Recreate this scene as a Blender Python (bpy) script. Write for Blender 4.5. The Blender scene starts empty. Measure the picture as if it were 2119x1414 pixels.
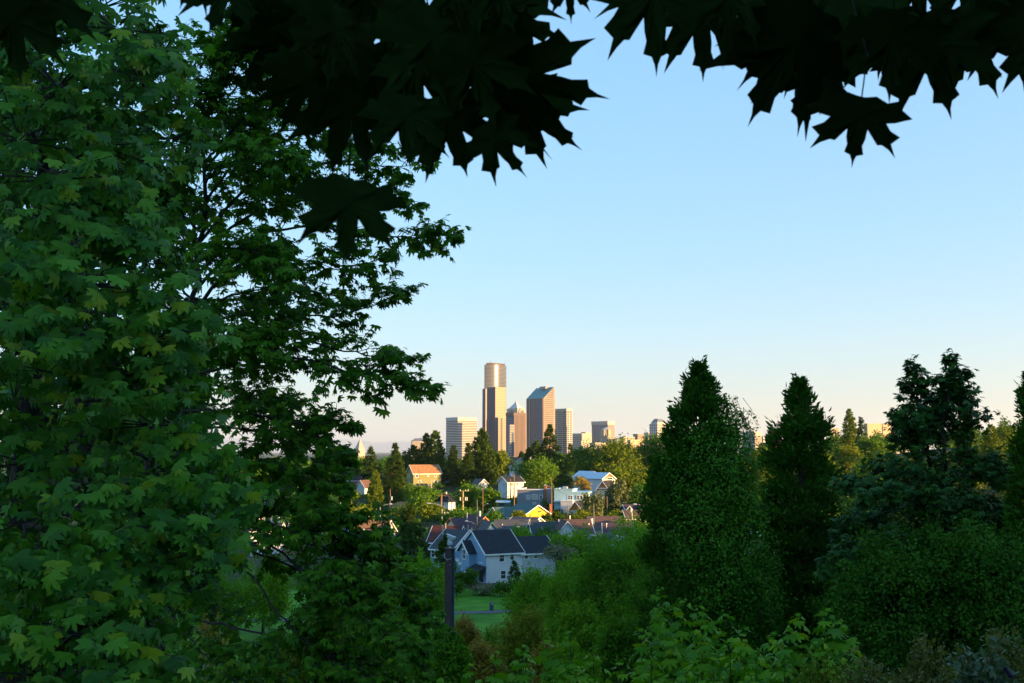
import bpy, math, random
import numpy as np
from mathutils import Vector, Matrix, Euler

S = bpy.context.scene
R = math.radians
# ---------------------------------------------------------------- camera, sky, sun, exposure
FPX = 2119 * 35.0 / 36.0          # focal length in photograph pixels
TILT = math.atan(228.0 / FPX)     # the camera looks slightly up: horizon at pixel row 935
cam_d = bpy.data.cameras.new('camera')
cam_d.lens = 35.0
cam_d.sensor_width = 36.0
cam_d.clip_start = 0.1
cam_d.clip_end = 80000
cam_d.dof.use_dof = True
cam_d.dof.focus_distance = 60.0
cam_d.dof.aperture_fstop = 9.0
cam = bpy.data.objects.new('camera', cam_d)
S.collection.objects.link(cam)
cam.location = (0, 0, 0)
cam.rotation_euler = (R(90) + TILT, 0, 0)
S.camera = cam

SUN_EL = R(7.8)
SUN_AZ = R(115)                   # clockwise from +Y (the view direction): to the right and a little behind
world = bpy.data.worlds.new('World')
S.world = world
world.use_nodes = True
nt = world.node_tree
nt.nodes.clear()
sky = nt.nodes.new('ShaderNodeTexSky')
sky.sky_type = 'NISHITA'
sky.sun_disc = False
sky.sun_elevation = SUN_EL
sky.sun_rotation = SUN_AZ
sky.altitude = 100
sky.air_density = 1.5
sky.dust_density = 0.3
sky.ozone_density = 6.0
bg = nt.nodes.new('ShaderNodeBackground')
bg.inputs['Strength'].default_value = 0.15
wo = nt.nodes.new('ShaderNodeOutputWorld')
soft = nt.nodes.new('ShaderNodeGamma')             # the photograph's soft tone curve for the sky
soft.inputs['Gamma'].default_value = 0.40
sat = nt.nodes.new('ShaderNodeHueSaturation')         # and its colour saturation
sat.inputs['Saturation'].default_value = 1.25
nt.links.new(sky.outputs[0], soft.inputs[0])
nt.links.new(soft.outputs[0], sat.inputs['Color'])
wb = nt.nodes.new('ShaderNodeMix'); wb.data_type = 'RGBA'; wb.blend_type = 'MULTIPLY'   # white balance
wb.inputs['Factor'].default_value = 1.0
wb.inputs['B'].default_value = (0.925, 0.98, 1.09, 1)
nt.links.new(sat.outputs[0], wb.inputs['A'])
nt.links.new(wb.outputs['Result'], bg.inputs[0])
nt.links.new(bg.outputs[0], wo.inputs[0])

sun_d = bpy.data.lights.new('sun', 'SUN')
sun_d.energy = 3.5
sun_d.angle = R(0.5)
sun_d.color = (1.0, 0.58, 0.22)
sun = bpy.data.objects.new('sun', sun_d)
S.collection.objects.link(sun)
SUN_DIR = Vector((math.sin(SUN_AZ) * math.cos(SUN_EL), math.cos(SUN_AZ) * math.cos(SUN_EL), math.sin(SUN_EL)))
sun.rotation_euler = SUN_DIR.to_track_quat('Z', 'Y').to_euler()
sun.location = SUN_DIR * 300

S.view_settings.view_transform = 'Standard'
S.view_settings.look = 'None'
S.view_settings.gamma = 1.0
S.view_settings.use_curve_mapping = False
S.view_settings.exposure = 2.34
S.cycles.use_denoising = True
S.cycles.max_bounces = 8
S.cycles.transparent_max_bounces = 8
S.cycles.volume_bounces = 1
S.cycles.sample_clamp_indirect = 6.0

rng = np.random.default_rng(7)
random.seed(7)

# ---------------------------------------------------------------- helpers
CT, ST = math.cos(TILT), math.sin(TILT)

def at(px, py, Y):
    """World point seen at photograph pixel (px, py), Y metres ahead of the camera."""
    xc, yc = (px - 1059.5) / FPX, (707.0 - py) / FPX
    d = Vector((xc, CT - yc * ST, ST + yc * CT))
    return d * (Y / d.y)

def proj(P):
    """World points (N,3) -> photograph pixels."""
    P = np.asarray(P, float)
    yc = -ST * P[:, 1] + CT * P[:, 2]
    zc = CT * P[:, 1] + ST * P[:, 2]
    zc = np.where(zc < 0.05, 0.05, zc)
    return 1059.5 + FPX * P[:, 0] / zc, 707.0 - FPX * yc / zc, zc

def link(o, parent=None):
    S.collection.objects.link(o)
    if parent is not None:
        o.parent = parent
    return o

def tag(o, label=None, cat=None, group=None, kind=None):
    if label: o['label'] = label
    if cat: o['category'] = cat
    if group: o['group'] = group
    if kind: o['kind'] = kind
    return o

def thing(name, label, cat, loc=(0, 0, 0), yaw=0.0, group=None):
    o = bpy.data.objects.new(name, None)
    o.empty_display_size = 0.2
    o.location = loc
    o.rotation_euler = (0, 0, yaw)
    link(o)
    return tag(o, label, cat, group)

def npmesh(name, V, Fc, mats, tint=None, smooth=False):
    """Mesh from numpy vertices (N,3) and faces (M,k); tint: one value per face."""
    V = np.ascontiguousarray(V, np.float32)
    Fc = np.ascontiguousarray(Fc, np.int32)
    me = bpy.data.meshes.new(name)
    m, k = Fc.shape
    me.vertices.add(len(V))
    me.vertices.foreach_set('co', V.ravel())
    me.loops.add(m * k)
    me.loops.foreach_set('vertex_index', Fc.ravel())
    me.polygons.add(m)
    me.polygons.foreach_set('loop_start', np.arange(0, m * k, k, dtype=np.int32))
    me.polygons.foreach_set('loop_total', np.full(m, k, np.int32))
    if smooth:
        me.polygons.foreach_set('use_smooth', np.ones(m, bool))
    if tint is not None:
        a = me.attributes.new('tint', 'FLOAT', 'FACE')
        a.data.foreach_set('value', np.ascontiguousarray(tint, np.float32))
    for x in (mats if isinstance(mats, (list, tuple)) else [mats]):
        me.materials.append(x)
    me.update()
    me.validate()
    return me

def obj(name, me, parent=None, loc=None):
    o = bpy.data.objects.new(name, me)
    if loc is not None:
        o.location = loc
    return link(o, parent)

class MB:
    """Collects simple solids; build() links them as one mesh object."""
    def __init__(s):
        s.v, s.f = [], []
    def poly(s, pts):
        b = len(s.v); s.v += [tuple(p) for p in pts]; s.f.append(list(range(b, b + len(pts)))); return s
    def box(s, x0, x1, y0, y1, z0, z1):
        b = len(s.v)
        s.v += [(x0, y0, z0), (x1, y0, z0), (x1, y1, z0), (x0, y1, z0), (x0, y0, z1), (x1, y0, z1), (x1, y1, z1), (x0, y1, z1)]
        s.f += [[b + i for i in q] for q in ((3, 2, 1, 0), (4, 5, 6, 7), (0, 1, 5, 4), (1, 2, 6, 5), (2, 3, 7, 6), (3, 0, 4, 7))]
        return s
    def prism(s, fp, z0, z1, cap=True):
        """Footprint (counter-clockwise) extruded up; z1 may be a list with a height per corner."""
        b, n = len(s.v), len(fp)
        zs = z1 if isinstance(z1, (list, tuple)) else [z1] * n
        s.v += [(p[0], p[1], z0) for p in fp] + [(p[0], p[1], z) for p, z in zip(fp, zs)]
        for i in range(n):
            j = (i + 1) % n
            s.f.append([b + i, b + j, b + n + j, b + n + i])
        if cap:
            s.f.append([b + n + i for i in range(n)])
            s.f.append([b + i for i in reversed(range(n))])
        return s
    def tube(s, pts, rad, n=7):
        pts = [Vector(p) for p in pts]
        b0 = len(s.v)
        for i, p in enumerate(pts):
            t = (pts[min(i + 1, len(pts) - 1)] - pts[max(i - 1, 0)])
            t = t.normalized() if t.length > 1e-6 else Vector((0, 0, 1))
            a = t.cross(Vector((0, 0, 1)) if abs(t.z) < 0.9 else Vector((1, 0, 0))).normalized()
            c = t.cross(a)
            r = rad[i] if isinstance(rad, (list, tuple)) else rad
            for k in range(n):
                w = 2 * math.pi * k / n
                q = p + a * (r * math.cos(w)) + c * (r * math.sin(w))
                s.v.append(tuple(q))
        for i in range(len(pts) - 1):
            for k in range(n):
                k2 = (k + 1) % n
                s.f.append([b0 + i * n + k, b0 + i * n + k2, b0 + (i + 1) * n + k2, b0 + (i + 1) * n + k])
        s.f.append([b0 + k for k in reversed(range(n))])
        s.f.append([b0 + (len(pts) - 1) * n + k for k in range(n)])
        return s
    def slab(s, a, b, c, d, th):
        """A plate with corners a,b,c,d and a thickness downwards along its normal."""
        a, b, c, d = Vector(a), Vector(b), Vector(c), Vector(d)
        nn = (b - a).cross(d - a).normalized() * th
        i = len(s.v)
        s.v += [tuple(x) for x in (a, b, c, d, a - nn, b - nn, c - nn, d - nn)]
        s.f += [[i + q for q in f] for f in ((0, 1, 2, 3), (7, 6, 5, 4), (0, 4, 5, 1), (1, 5, 6, 2), (2, 6, 7, 3), (3, 7, 4, 0))]
        return s
    def mesh(s, name, mat, smooth=False):
        me = bpy.data.meshes.new(name)
        me.from_pydata(s.v, [], s.f)
        me.materials.append(mat)
        if smooth:
            me.polygons.foreach_set('use_smooth', np.ones(len(me.polygons), bool))
        me.update()
        return me
    def build(s, name, mat, parent=None, smooth=False, loc=None):
        return obj(name, s.mesh(name, mat, smooth), parent, loc)

def mat(name, col, rough=0.7, var=0.12, scale=0.4, metal=0.0, bump=0.0, bscale=3.0, spec=0.4, stripes=None):
    """Principled material whose base colour wanders with noise; stripes=(period, depth): clapboard relief along z."""
    m = bpy.data.materials.new(name)
    m.use_nodes = True
    n, l = m.node_tree.nodes, m.node_tree.links
    b = n['Principled BSDF']
    b.inputs['Roughness'].default_value = rough
    b.inputs['Metallic'].default_value = metal
    b.inputs['Specular IOR Level'].default_value = spec
    tc = n.new('ShaderNodeTexCoord')
    nz = n.new('ShaderNodeTexNoise')
    nz.inputs['Scale'].default_value = scale
    nz.inputs['Detail'].default_value = 6
    nz.inputs['Roughness'].default_value = 0.65
    l.new(tc.outputs['Object'], nz.inputs['Vector'])
    rp = n.new('ShaderNodeValToRGB')
    rp.color_ramp.elements[0].position = 0.3
    rp.color_ramp.elements[1].position = 0.7
    rp.color_ramp.elements[0].color = [max(0, c * (1 - var)) for c in col] + [1]
    rp.color_ramp.elements[1].color = [min(1, c * (1 + var)) for c in col] + [1]
    l.new(nz.outputs['Fac'], rp.inputs['Fac'])
    l.new(rp.outputs['Color'], b.inputs['Base Color'])
    if bump or stripes:
        bp = n.new('ShaderNodeBump')
        bp.inputs['Strength'].default_value = bump or 0.6
        if stripes:
            sx = n.new('ShaderNodeSeparateXYZ')
            l.new(tc.outputs['Object'], sx.inputs[0])
            dv = n.new('ShaderNodeMath'); dv.operation = 'DIVIDE'; dv.inputs[1].default_value = stripes[0]
            fr = n.new('ShaderNodeMath'); fr.operation = 'FRACT'
            l.new(sx.outputs['Z'], dv.inputs[0]); l.new(dv.outputs[0], fr.inputs[0])
            l.new(fr.outputs[0], bp.inputs['Height'])
            bp.inputs['Distance'].default_value = stripes[1]
        else:
            n2 = n.new('ShaderNodeTexNoise')
            n2.inputs['Scale'].default_value = bscale
            n2.inputs['Detail'].default_value = 5
            l.new(tc.outputs['Object'], n2.inputs['Vector'])
            l.new(n2.outputs['Fac'], bp.inputs['Height'])
            bp.inputs['Distance'].default_value = 0.1
        l.new(bp.outputs['Normal'], b.inputs['Normal'])
    return m

def leafmat(name, c0, c1, c2=None, rough=0.5, trans=0.25, spec=0.35, single=0.0):
    """Leaf material: colour wanders from leaf to leaf (face attribute 'tint' plus the object's random number)."""
    m = bpy.data.materials.new(name)
    m.use_nodes = True
    n, l = m.node_tree.nodes, m.node_tree.links
    b = n['Principled BSDF']
    b.inputs['Roughness'].default_value = rough
    b.inputs['Specular IOR Level'].default_value = spec
    at_ = n.new('ShaderNodeAttribute'); at_.attribute_name = 'tint'
    oi = n.new('ShaderNodeObjectInfo')
    ad = n.new('ShaderNodeMath'); ad.operation = 'ADD'
    hf = n.new('ShaderNodeMath'); hf.operation = 'MULTIPLY'; hf.inputs[1].default_value = single
    l.new(oi.outputs['Random'], hf.inputs[0])
    l.new(at_.outputs['Fac'], ad.inputs[0]); l.new(hf.outputs[0], ad.inputs[1])
    fr = n.new('ShaderNodeMath'); fr.operation = 'FRACT'
    l.new(ad.outputs[0], fr.inputs[0])
    rp = n.new('ShaderNodeValToRGB')
    e = rp.color_ramp.elements
    e[0].color = (*c0, 1); e[0].position = 0.0
    e[1].color = (*c1, 1); e[1].position = 0.88 if c2 else 1.0
    if c2:
        x = e.new(1.0); x.color = (*c2, 1)
    l.new(fr.outputs[0], rp.inputs['Fac'])
    l.new(rp.outputs['Color'], b.inputs['Base Color'])
    tr = n.new('ShaderNodeBsdfTranslucent')
    mu = n.new('ShaderNodeMix'); mu.data_type = 'RGBA'; mu.blend_type = 'MULTIPLY'
    mu.inputs['Factor'].default_value = 1.0
    mu.inputs['B'].default_value = (1.0, 1.0, 0.5, 1)
    l.new(rp.outputs['Color'], mu.inputs['A'])
    l.new(mu.outputs['Result'], tr.inputs['Color'])
    mx = n.new('ShaderNodeMixShader'); mx.inputs[0].default_value = trans
    l.new(b.outputs[0], mx.inputs[1]); l.new(tr.outputs[0], mx.inputs[2])
    l.new(mx.outputs[0], n['Material Output'].inputs['Surface'])
    return m

def sstep(t):
    t = np.clip(t, 0, 1)
    return t * t * (3 - 2 * t)

def norm(a):
    return a / np.maximum(np.linalg.norm(a, axis=1, keepdims=True), 1e-9)
# ---------------------------------------------------------------- setting: ground, path, mountains, haze
GY = [-900, -400, -140, -40, -10, 0, 3, 8, 20, 45, 75, 105, 130, 165, 200, 260, 330, 380, 450, 520, 700, 1200, 3000, 60000]
GZ = [36, 30, 22, 8, 0.5, -1.65, -1.95, -3.3, -6.2, -11, -16.5, -21, -21.6, -22.3, -21.7, -19.8, -16.8, -14.2, -10.5, -10, -17, -30, -34, -34]

def ground(x, y):
    x, y = np.asarray(x, float), np.asarray(y, float)
    z = np.interp(y, GY, GZ)
    z = (z * 2 + np.interp(y - 6, GY, GZ) + np.interp(y + 6, GY, GZ)) / 4
    edge = 0.57 * np.maximum(y, 0) + 24
    z = z + 36 * sstep((x - edge) / 80) * sstep((RIDGE_END - y) / 70)
    z = z + 14 * sstep((x - 60 - 0.1 * y) / 150) * sstep((y - 230) / 120) * sstep((900 - y) / 300)
    z = z - 5 * sstep((-x - 20) / 80) * sstep((y - 180) / 60) * sstep((700 - y) / 300)
    z = z + 0.25 * np.sin(x * 0.21 + y * 0.13) * sstep((y - 6) / 30) * sstep((3000 - y) / 500) * np.where((y > 95) & (y < 170), 0.3, 1)
    return z
RIDGE_END = 182

def gz(x, y):
    return float(ground(x, y))

M_GRASS = mat('grass_ground', (0.06, 0.19, 0.012), 0.9, 0.45, 0.25, bump=0.5, bscale=2.0, spec=0.1)
M_SOIL = mat('hillside_ground', (0.022, 0.042, 0.014), 0.95, 0.4, 0.15, bump=0.6, bscale=1.0, spec=0.1)
M_ASPHALT = mat('path_asphalt', (0.075, 0.078, 0.085), 0.9, 0.15, 0.8)

ys = np.unique(np.concatenate([np.linspace(-900, -60, 22), np.linspace(-60, 180, 100), np.linspace(180, 600, 70), np.linspace(600, 3000, 30), np.geomspace(3000, 60000, 12)]))
xh = np.concatenate([np.linspace(0, 120, 60), np.linspace(120, 600, 40)[1:], np.linspace(600, 3000, 14)[1:], np.geomspace(3000, 40000, 8)[1:]])
xs = np.concatenate([-xh[::-1][:-1], xh])
GX, GYm = np.meshgrid(xs, ys)
V = np.stack([GX.ravel(), GYm.ravel(), ground(GX, GYm).ravel()], 1)
nx = len(xs)
ii = (np.arange(len(ys) - 1)[:, None] * nx + np.arange(nx - 1)[None, :]).ravel()
gme = npmesh('ground', V, np.stack([ii, ii + 1, ii + nx + 1, ii + nx], 1), [M_SOIL, M_GRASS], smooth=True)
cy = (ys[:-1] + ys[1:]) / 2
cx = (xs[:-1] + xs[1:]) / 2
lawn = ((cy[:, None] > 92) & (cy[:, None] < 166) & (cx[None, :] > -60) & (cx[None, :] < 60)).ravel()
gme.polygons.foreach_set('material_index', lawn.astype(np.int32))
tag(obj('ground', gme), kind='structure')

def ribbon(name, pts, w, m, lift=0.05):
    """A paved strip that follows the ground."""
    P = []
    for i in range(len(pts) - 1):
        for t in np.linspace(0, 1, 14, endpoint=False):
            P.append((pts[i][0] * (1 - t) + pts[i + 1][0] * t, pts[i][1] * (1 - t) + pts[i + 1][1] * t))
    P.append(pts[-1])
    b = MB(); L = []
    for i, p in enumerate(P):
        q, r = P[max(i - 1, 0)], P[min(i + 1, len(P) - 1)]
        d = Vector((r[0] - q[0], r[1] - q[1])).normalized()
        nrm = Vector((-d.y, d.x)) * (w / 2)
        L.append([(p[0] + nrm.x * s, p[1] + nrm.y * s, gz(p[0] + nrm.x * s, p[1] + nrm.y * s) + lift) for s in (1, -1)])
    for a, c in zip(L, L[1:]):
        b.poly([a[0], a[1], c[1], c[0]])
    return tag(b.build(name, m), kind='structure')

ribbon('path', [(-60, 126), (-22, 134), (-8, 138.5), (6, 142), (24, 143), (60, 150)], 2.6, M_ASPHALT)
ribbon('road', [(-75, 78), (-34, 86), (-22, 92), (-14, 108)], 6.0, M_ASPHALT)

# the far range across the water, a few wrinkled ridges
M_MOUNT = mat('mountain_rock', (0.17, 0.21, 0.27), 0.95, 0.25, 0.0006)
def snowy(m):
    n, l = m.node_tree.nodes, m.node_tree.links
    b = n['Principled BSDF']
    geo = n.new('ShaderNodeNewGeometry'); sx = n.new('ShaderNodeSeparateXYZ')
    l.new(geo.outputs['Position'], sx.inputs[0])
    nz = n.new('ShaderNodeTexNoise'); nz.inputs['Scale'].default_value = 0.002; nz.inputs['Detail'].default_value = 7
    l.new(geo.outputs['Position'], nz.inputs['Vector'])
    ma = n.new('ShaderNodeMath'); ma.operation = 'MULTIPLY_ADD'; ma.inputs[1].default_value = 800; ma.inputs[2].default_value = -480
    l.new(nz.outputs['Fac'], ma.inputs[0])
    ad = n.new('ShaderNodeMath'); ad.operation = 'ADD'
    l.new(ma.outputs[0], ad.inputs[0]); l.new(sx.outputs['Z'], ad.inputs[1])
    gt = n.new('ShaderNodeMath'); gt.operation = 'GREATER_THAN'; gt.inputs[1].default_value = 640
    l.new(ad.outputs[0], gt.inputs[0])
    mx = n.new('ShaderNodeMix'); mx.data_type = 'RGBA'
    src = b.inputs['Base Color'].links[0].from_socket
    l.new(gt.outputs[0], mx.inputs['Factor']); l.new(src, mx.inputs['A'])
    mx.inputs['B'].default_value = (0.75, 0.78, 0.82, 1)
    l.new(mx.outputs['Result'], b.inputs['Base Color'])
snowy(M_MOUNT)
mx_ = np.linspace(-29000, 4400, 560)
rows = []
nr = 26
def fbm(x, seed, f0, oc):
    r = np.random.default_rng(seed); s = 0
    for k in range(oc):
        s = s + np.sin(x * f0 * 2 ** k * (1 + 0.1 * r.random()) + r.random() * 6.28) / 1.7 ** k
    return s
for j in range(nr):
    t = j / (nr - 1)
    peak = 600 + 66 * fbm(mx_, 3, 0.00036, 7) + 100 * sstep((-mx_ - 7200) / 3000) - 180 * sstep((mx_ + 7200) / 7000)
    prof = math.sin(math.pi * min(t / 1.25, 1)) ** 0.8
    rough_ = 48 * fbm(mx_ + 800 * math.sin(j * 1.7), 20 + j, 0.003, 5) * prof * (1 - abs(2 * t - 1.1) * 0.7)
    rows.append(np.stack([mx_, np.full_like(mx_, 51000 + 8000 * t), -60 + (peak + 60) * prof + rough_], 1))
V = np.concatenate(rows)
ii = (np.arange(nr - 1)[:, None] * len(mx_) + np.arange(len(mx_) - 1)[None, :]).ravel()
tag(obj('mountains', npmesh('mountains', V, np.stack([ii, ii + 1, ii + len(mx_) + 1, ii + len(mx_)], 1), M_MOUNT, smooth=False)), kind='structure')

# the morning air
M_HAZE = bpy.data.materials.new('haze_air')
M_HAZE.use_nodes = True
hn = M_HAZE.node_tree
hn.nodes.clear()
pv = hn.nodes.new('ShaderNodeVolumePrincipled')
pv.inputs['Color'].default_value = (0.80, 0.90, 1.0, 1)
pv.inputs['Density'].default_value = 2.8e-5
pv.inputs['Anisotropy'].default_value = 0.2
ho = hn.nodes.new('ShaderNodeOutputMaterial')
hn.links.new(pv.outputs[0], ho.inputs['Volume'])
tag(MB().box(-41000, 41000, -1000, 61000, -110, 1100).build('haze', M_HAZE), kind='stuff')
# ---------------------------------------------------------------- the city skyline, about two and a half kilometres off
def fac(name, col, rough=0.6, var=0.08, spec=0.4, metal=0.0):
    return mat(name, col, rough, var, 0.02, metal, spec=spec)
M_GLASS_BLUE = fac('blue_tower_glass', (0.02, 0.055, 0.12), 0.3, 0.2, 0.2)
M_GLASS_DARK = fac('dark_window_glass', (0.04, 0.05, 0.065), 0.2, 0.2, 0.7)
M_GLASS_SUNLIT = fac('sunlit_bronze_glass', (0.23, 0.165, 0.11), 0.35, 0.15, 0.5)  # bronze glass with the low sun's warmth and brightness put into its colour
M_GLASS_TEAL = fac('teal_roof_glass', (0.000, 0.28, 0.33), 0.65, 0.12, 0.05)
M_CON_CREAM = fac('cream_concrete', (0.36, 0.31, 0.26))
M_CON_WHITE = fac('white_concrete', (0.42, 0.39, 0.37))
M_CON_GREY = fac('grey_concrete', (0.24, 0.25, 0.28))
M_CON_PINK = fac('pinkish_stone', (0.27, 0.185, 0.145))
M_CON_BROWN = fac('brown_granite', (0.085, 0.055, 0.055))
M_BRONZE_BAND = fac('bronze_spandrel', (0.085, 0.065, 0.05), 0.5, 0.1, 0.3)
M_STEEL_GREY = fac('grey_steel', (0.18, 0.20, 0.24), 0.5)
M_ROOF_SLATE = fac('slate_blue_roof', (0.12, 0.15, 0.19))
M_BRICK_RED = fac('red_brick', (0.30, 0.10, 0.05), 0.8, 0.15)
M_BEIGE = fac('beige_stucco', (0.42, 0.33, 0.21))
PSI = R(40)
CB = -46.0                                             # below every roof that hides the city's foot

class Tower:
    """A box tower turned with the street grid: corner nearest to us at pixel pc, its faces reaching pixels p0 and p1."""
    def __init__(s, name, label, cat, p0, pc, p1, top, Y=2500, psi=PSI):
        s.Y, s.k = Y, Y / FPX
        s.U = max(p1 - pc, 0.5) * s.k / math.cos(psi)
        s.W = max(pc - p0, 0.5) * s.k / math.sin(psi)
        c = at(pc, 935, Y)
        s.o = thing(name, label, cat, (c.x, c.y, CB), psi)
        s.H = s.z(top)
    def z(s, py):
        return at(1059, py, s.Y).z - CB
    def fp(s, e=0.0, u0=0, u1=None, w0=0, w1=None):
        u1 = s.U if u1 is None else u1; w1 = s.W if w1 is None else w1
        return [(u0 - e, w0 - e), (u1 + e, w0 - e), (u1 + e, w1 + e), (u0 - e, w1 + e)]
    def wall(s, m, z0=0, z1=None, name='wall', **k):
        return MB().prism(s.fp(**k), z0, s.H if z1 is None else z1).build(name, m, s.o)
    def bands(s, m, z0, z1, n, frac=0.5, e=0.35, name='floor_band', **k):
        h = (z1 - z0) / n
        me = MB().prism(s.fp(e=e, **k), 0, h * frac).mesh(name, m)
        for i in range(n):
            obj(name, me, s.o, (0, 0, z0 + i * h))
    def piers(s, m, face, n, w, z0, z1, e=0.6, a=0.0, b=1.0, name='pier'):
        L = s.U if face == 'R' else s.W
        me = (MB().box(-w / 2, w / 2, -e, 0.1, 0, z1 - z0) if face == 'R' else MB().box(-e, 0.1, -w / 2, w / 2, 0, z1 - z0)).mesh(name, m)
        for i in range(n):
            t = L * (a + (b - a) * (i / (n - 1) if n > 1 else 0.5))
            obj(name, me, s.o, (t, 0, z0) if face == 'R' else (0, t, z0))
    def wins(s, m, face, nu, nz, w, h, z0, z1, a=0.08, b=0.92, name='window', e=0.12):
        L = s.U if face == 'R' else s.W
        me = (MB().box(-w / 2, w / 2, -e, 0.1, -h / 2, h / 2) if face == 'R' else MB().box(-e, 0.1, -w / 2, w / 2, -h / 2, h / 2)).mesh(name, m)
        for i in range(nu):
            t = L * (a + (b - a) * (i / (nu - 1) if nu > 1 else 0.5))
            for j in range(nz):
                q = z0 + (z1 - z0) * (j / (nz - 1) if nz > 1 else 0.5)
                obj(name, me, s.o, (t, 0, q) if face == 'R' else (0, t, q))

# the tall bronze tower
T = Tower('skyscraper', 'tallest bronze glass tower with a curved top above two stepped lower shafts', 'skyscraper', 1006, 1025, 1047, 801)
k = T.k
T.wall(M_GLASS_SUNLIT, z0=T.z(965))
T.bands(M_BRONZE_BAND, T.z(965), T.H, 50, 0.22, 0.25)
MB().box(-0.5, T.U * 0.9, -0.6, 3, T.H, T.H + 1.4).build('parapet', M_BRONZE_BAND, T.o)
arc = []
Rr = 46 * k / math.sin(R(80))
cl = T.o.matrix_basis.inverted()
x0 = at(1001, 935, 2500).x
for i in range(25):
    ph = R(80) * i / 24
    arc.append(Vector((x0 + Rr * math.sin(ph), T.o.location.y + 34 + Rr - Rr * math.cos(ph) , 0)))
arc += [Vector((x0 + Rr * math.sin(R(80)) - 2, T.o.location.y + 34 + Rr + 6, 0)), Vector((x0, T.o.location.y + 34 + Rr + 6, 0))]
Mi = (Matrix.Translation(T.o.location) @ Matrix.Rotation(PSI, 4, 'Z')).inverted()
la = [(Mi @ p)[:2] for p in arc]
cen = (sum(p[0] for p in la) / len(la), sum(p[1] for p in la) / len(la))
grow = lambda f: [(cen[0] + (p[0] - cen[0]) * f, cen[1] + (p[1] - cen[1]) * f) for p in la]
MB().prism(la, T.z(965), T.z(752.5)).build('curved_shaft', fac('grey_tower_glass', (0.06, 0.062, 0.068), 0.22, 0.15, 0.5, 0.1), T.o, smooth=False)
h = (T.z(754) - T.z(801)) / 17
bm_ = MB().prism(grow(1.006), 0, h * 0.25).mesh('floor_band', M_STEEL_GREY)
for i in range(18):
    obj('floor_band', bm_, T.o, (0, 0, T.z(801) + i * h))
MB().prism(grow(0.86), T.z(753), T.z(748.5)).build('roof_plant', M_CON_BROWN, T.o)
for dx in (-0.30, -0.26, 0.32):
    a_ = MB()
    q = Vector((cen[0] + dx * 46 * k, cen[1] - dx * 20 * k))
    a_.tube([(q.x, q.y, T.z(749)), (q.x, q.y, T.z(744 if dx < 0 else 746.5))], 0.7, 5)
    a_.build('antenna', M_STEEL_GREY, T.o)
MB().box(-.5, 0, 0.1, T.W - .1, T.z(965), T.H - 1).build('shaded_glass_wall', M_GLASS_BLUE, T.o)  # blue slab colours the face turned from the sun as shaded
# side shafts of the same tower, set against it
def shaft(p0, pc, p1, top, dy, m, band, n):
    c = Mi @ (at(pc, 935, 2500 + dy))
    kk = (2500 + dy) / FPX
    U, W = max(p1 - pc, .5) * kk / math.cos(PSI), max(pc - p0, .5) * kk / math.sin(PSI)
    z1 = T.z(top)
    MB().prism([(c.x, c.y), (c.x + U, c.y), (c.x + U, c.y + W), (c.x, c.y + W)], T.z(965), z1).build('side_shaft', m, T.o)
    if W > 8: MB().box(c.x - .4, c.x, c.y + .1, c.y + W, T.z(965), z1 - .5).build('shaded_glass_wall', M_GLASS_BLUE, T.o)  # shade on the shaft's left face, put in as blue colour
    me = MB().prism([(c.x - .3, c.y - .3), (c.x + U + .3, c.y - .3), (c.x + U + .3, c.y + W + .3), (c.x - .3, c.y + W + .3)], 0, (z1 - T.z(965)) / n * 0.25).mesh('floor_band', band)
    for i in range(n):
        obj('floor_band', me, T.o, (0, 0, T.z(965) + (z1 - T.z(965)) * i / n))
shaft(998, 1004.5, 1007, 804, 6, M_GLASS_SUNLIT, M_CON_PINK, 42)
shaft(1026, 1031, 1052, 864, -6, M_GLASS_SUNLIT, M_BRONZE_BAND, 30)
MB().box(T.U * 0.26, T.U * 0.44, -9.5, 0, T.z(965), T.z(865)).build('dark_slot', M_GLASS_DARK, T.o)

# banded bank block
T = Tower('office_tower', 'broad cream office block ringed by dark horizontal window bands', 'office building', 921, 947, 985, 864, 2450)
T.wall(M_GLASS_DARK)
T.bands(M_CON_WHITE, T.z(962), T.z(871), 26, 0.42, 0.5)
T.wall(M_CON_WHITE, z0=T.z(871), z1=T.H + 0.5, name='parapet', e=0.6)

T = Tower('office_tower', 'pale office building with a shallow slate hip roof, beside the banded block', 'office building', 849, 853, 887, 913, 2300, R(12))
T.wall(M_CON_CREAM)
T.wins(M_GLASS_DARK, 'R', 11, 12, 1.7, 1.7, T.z(962), T.z(917))
b = MB(); U, W, H = T.U, T.W, T.H
b.poly([(-1, -1, H), (U + 1, -1, H), (U * .8, W * .5, T.z(907)), (U * .2, W * .5, T.z(907))])
b.poly([(U + 1, -1, H), (U + 1, W + 1, H), (U * .8, W * .5, T.z(907))])
b.poly([(U + 1, W + 1, H), (-1, W + 1, H), (U * .2, W * .5, T.z(907)), (U * .8, W * .5, T.z(907))])
b.poly([(-1, W + 1, H), (-1, -1, H), (U * .2, W * .5, T.z(907))])
b.build('roof', M_ROOF_SLATE, T.o)
b = MB()
for q in (.5, .62):
    b.tube([(U * q, W * .5, T.z(907)), (U * q, W * .5, T.z(904))], .6, 5)
b.build('roof_vent', M_STEEL_GREY, T.o)

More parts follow.
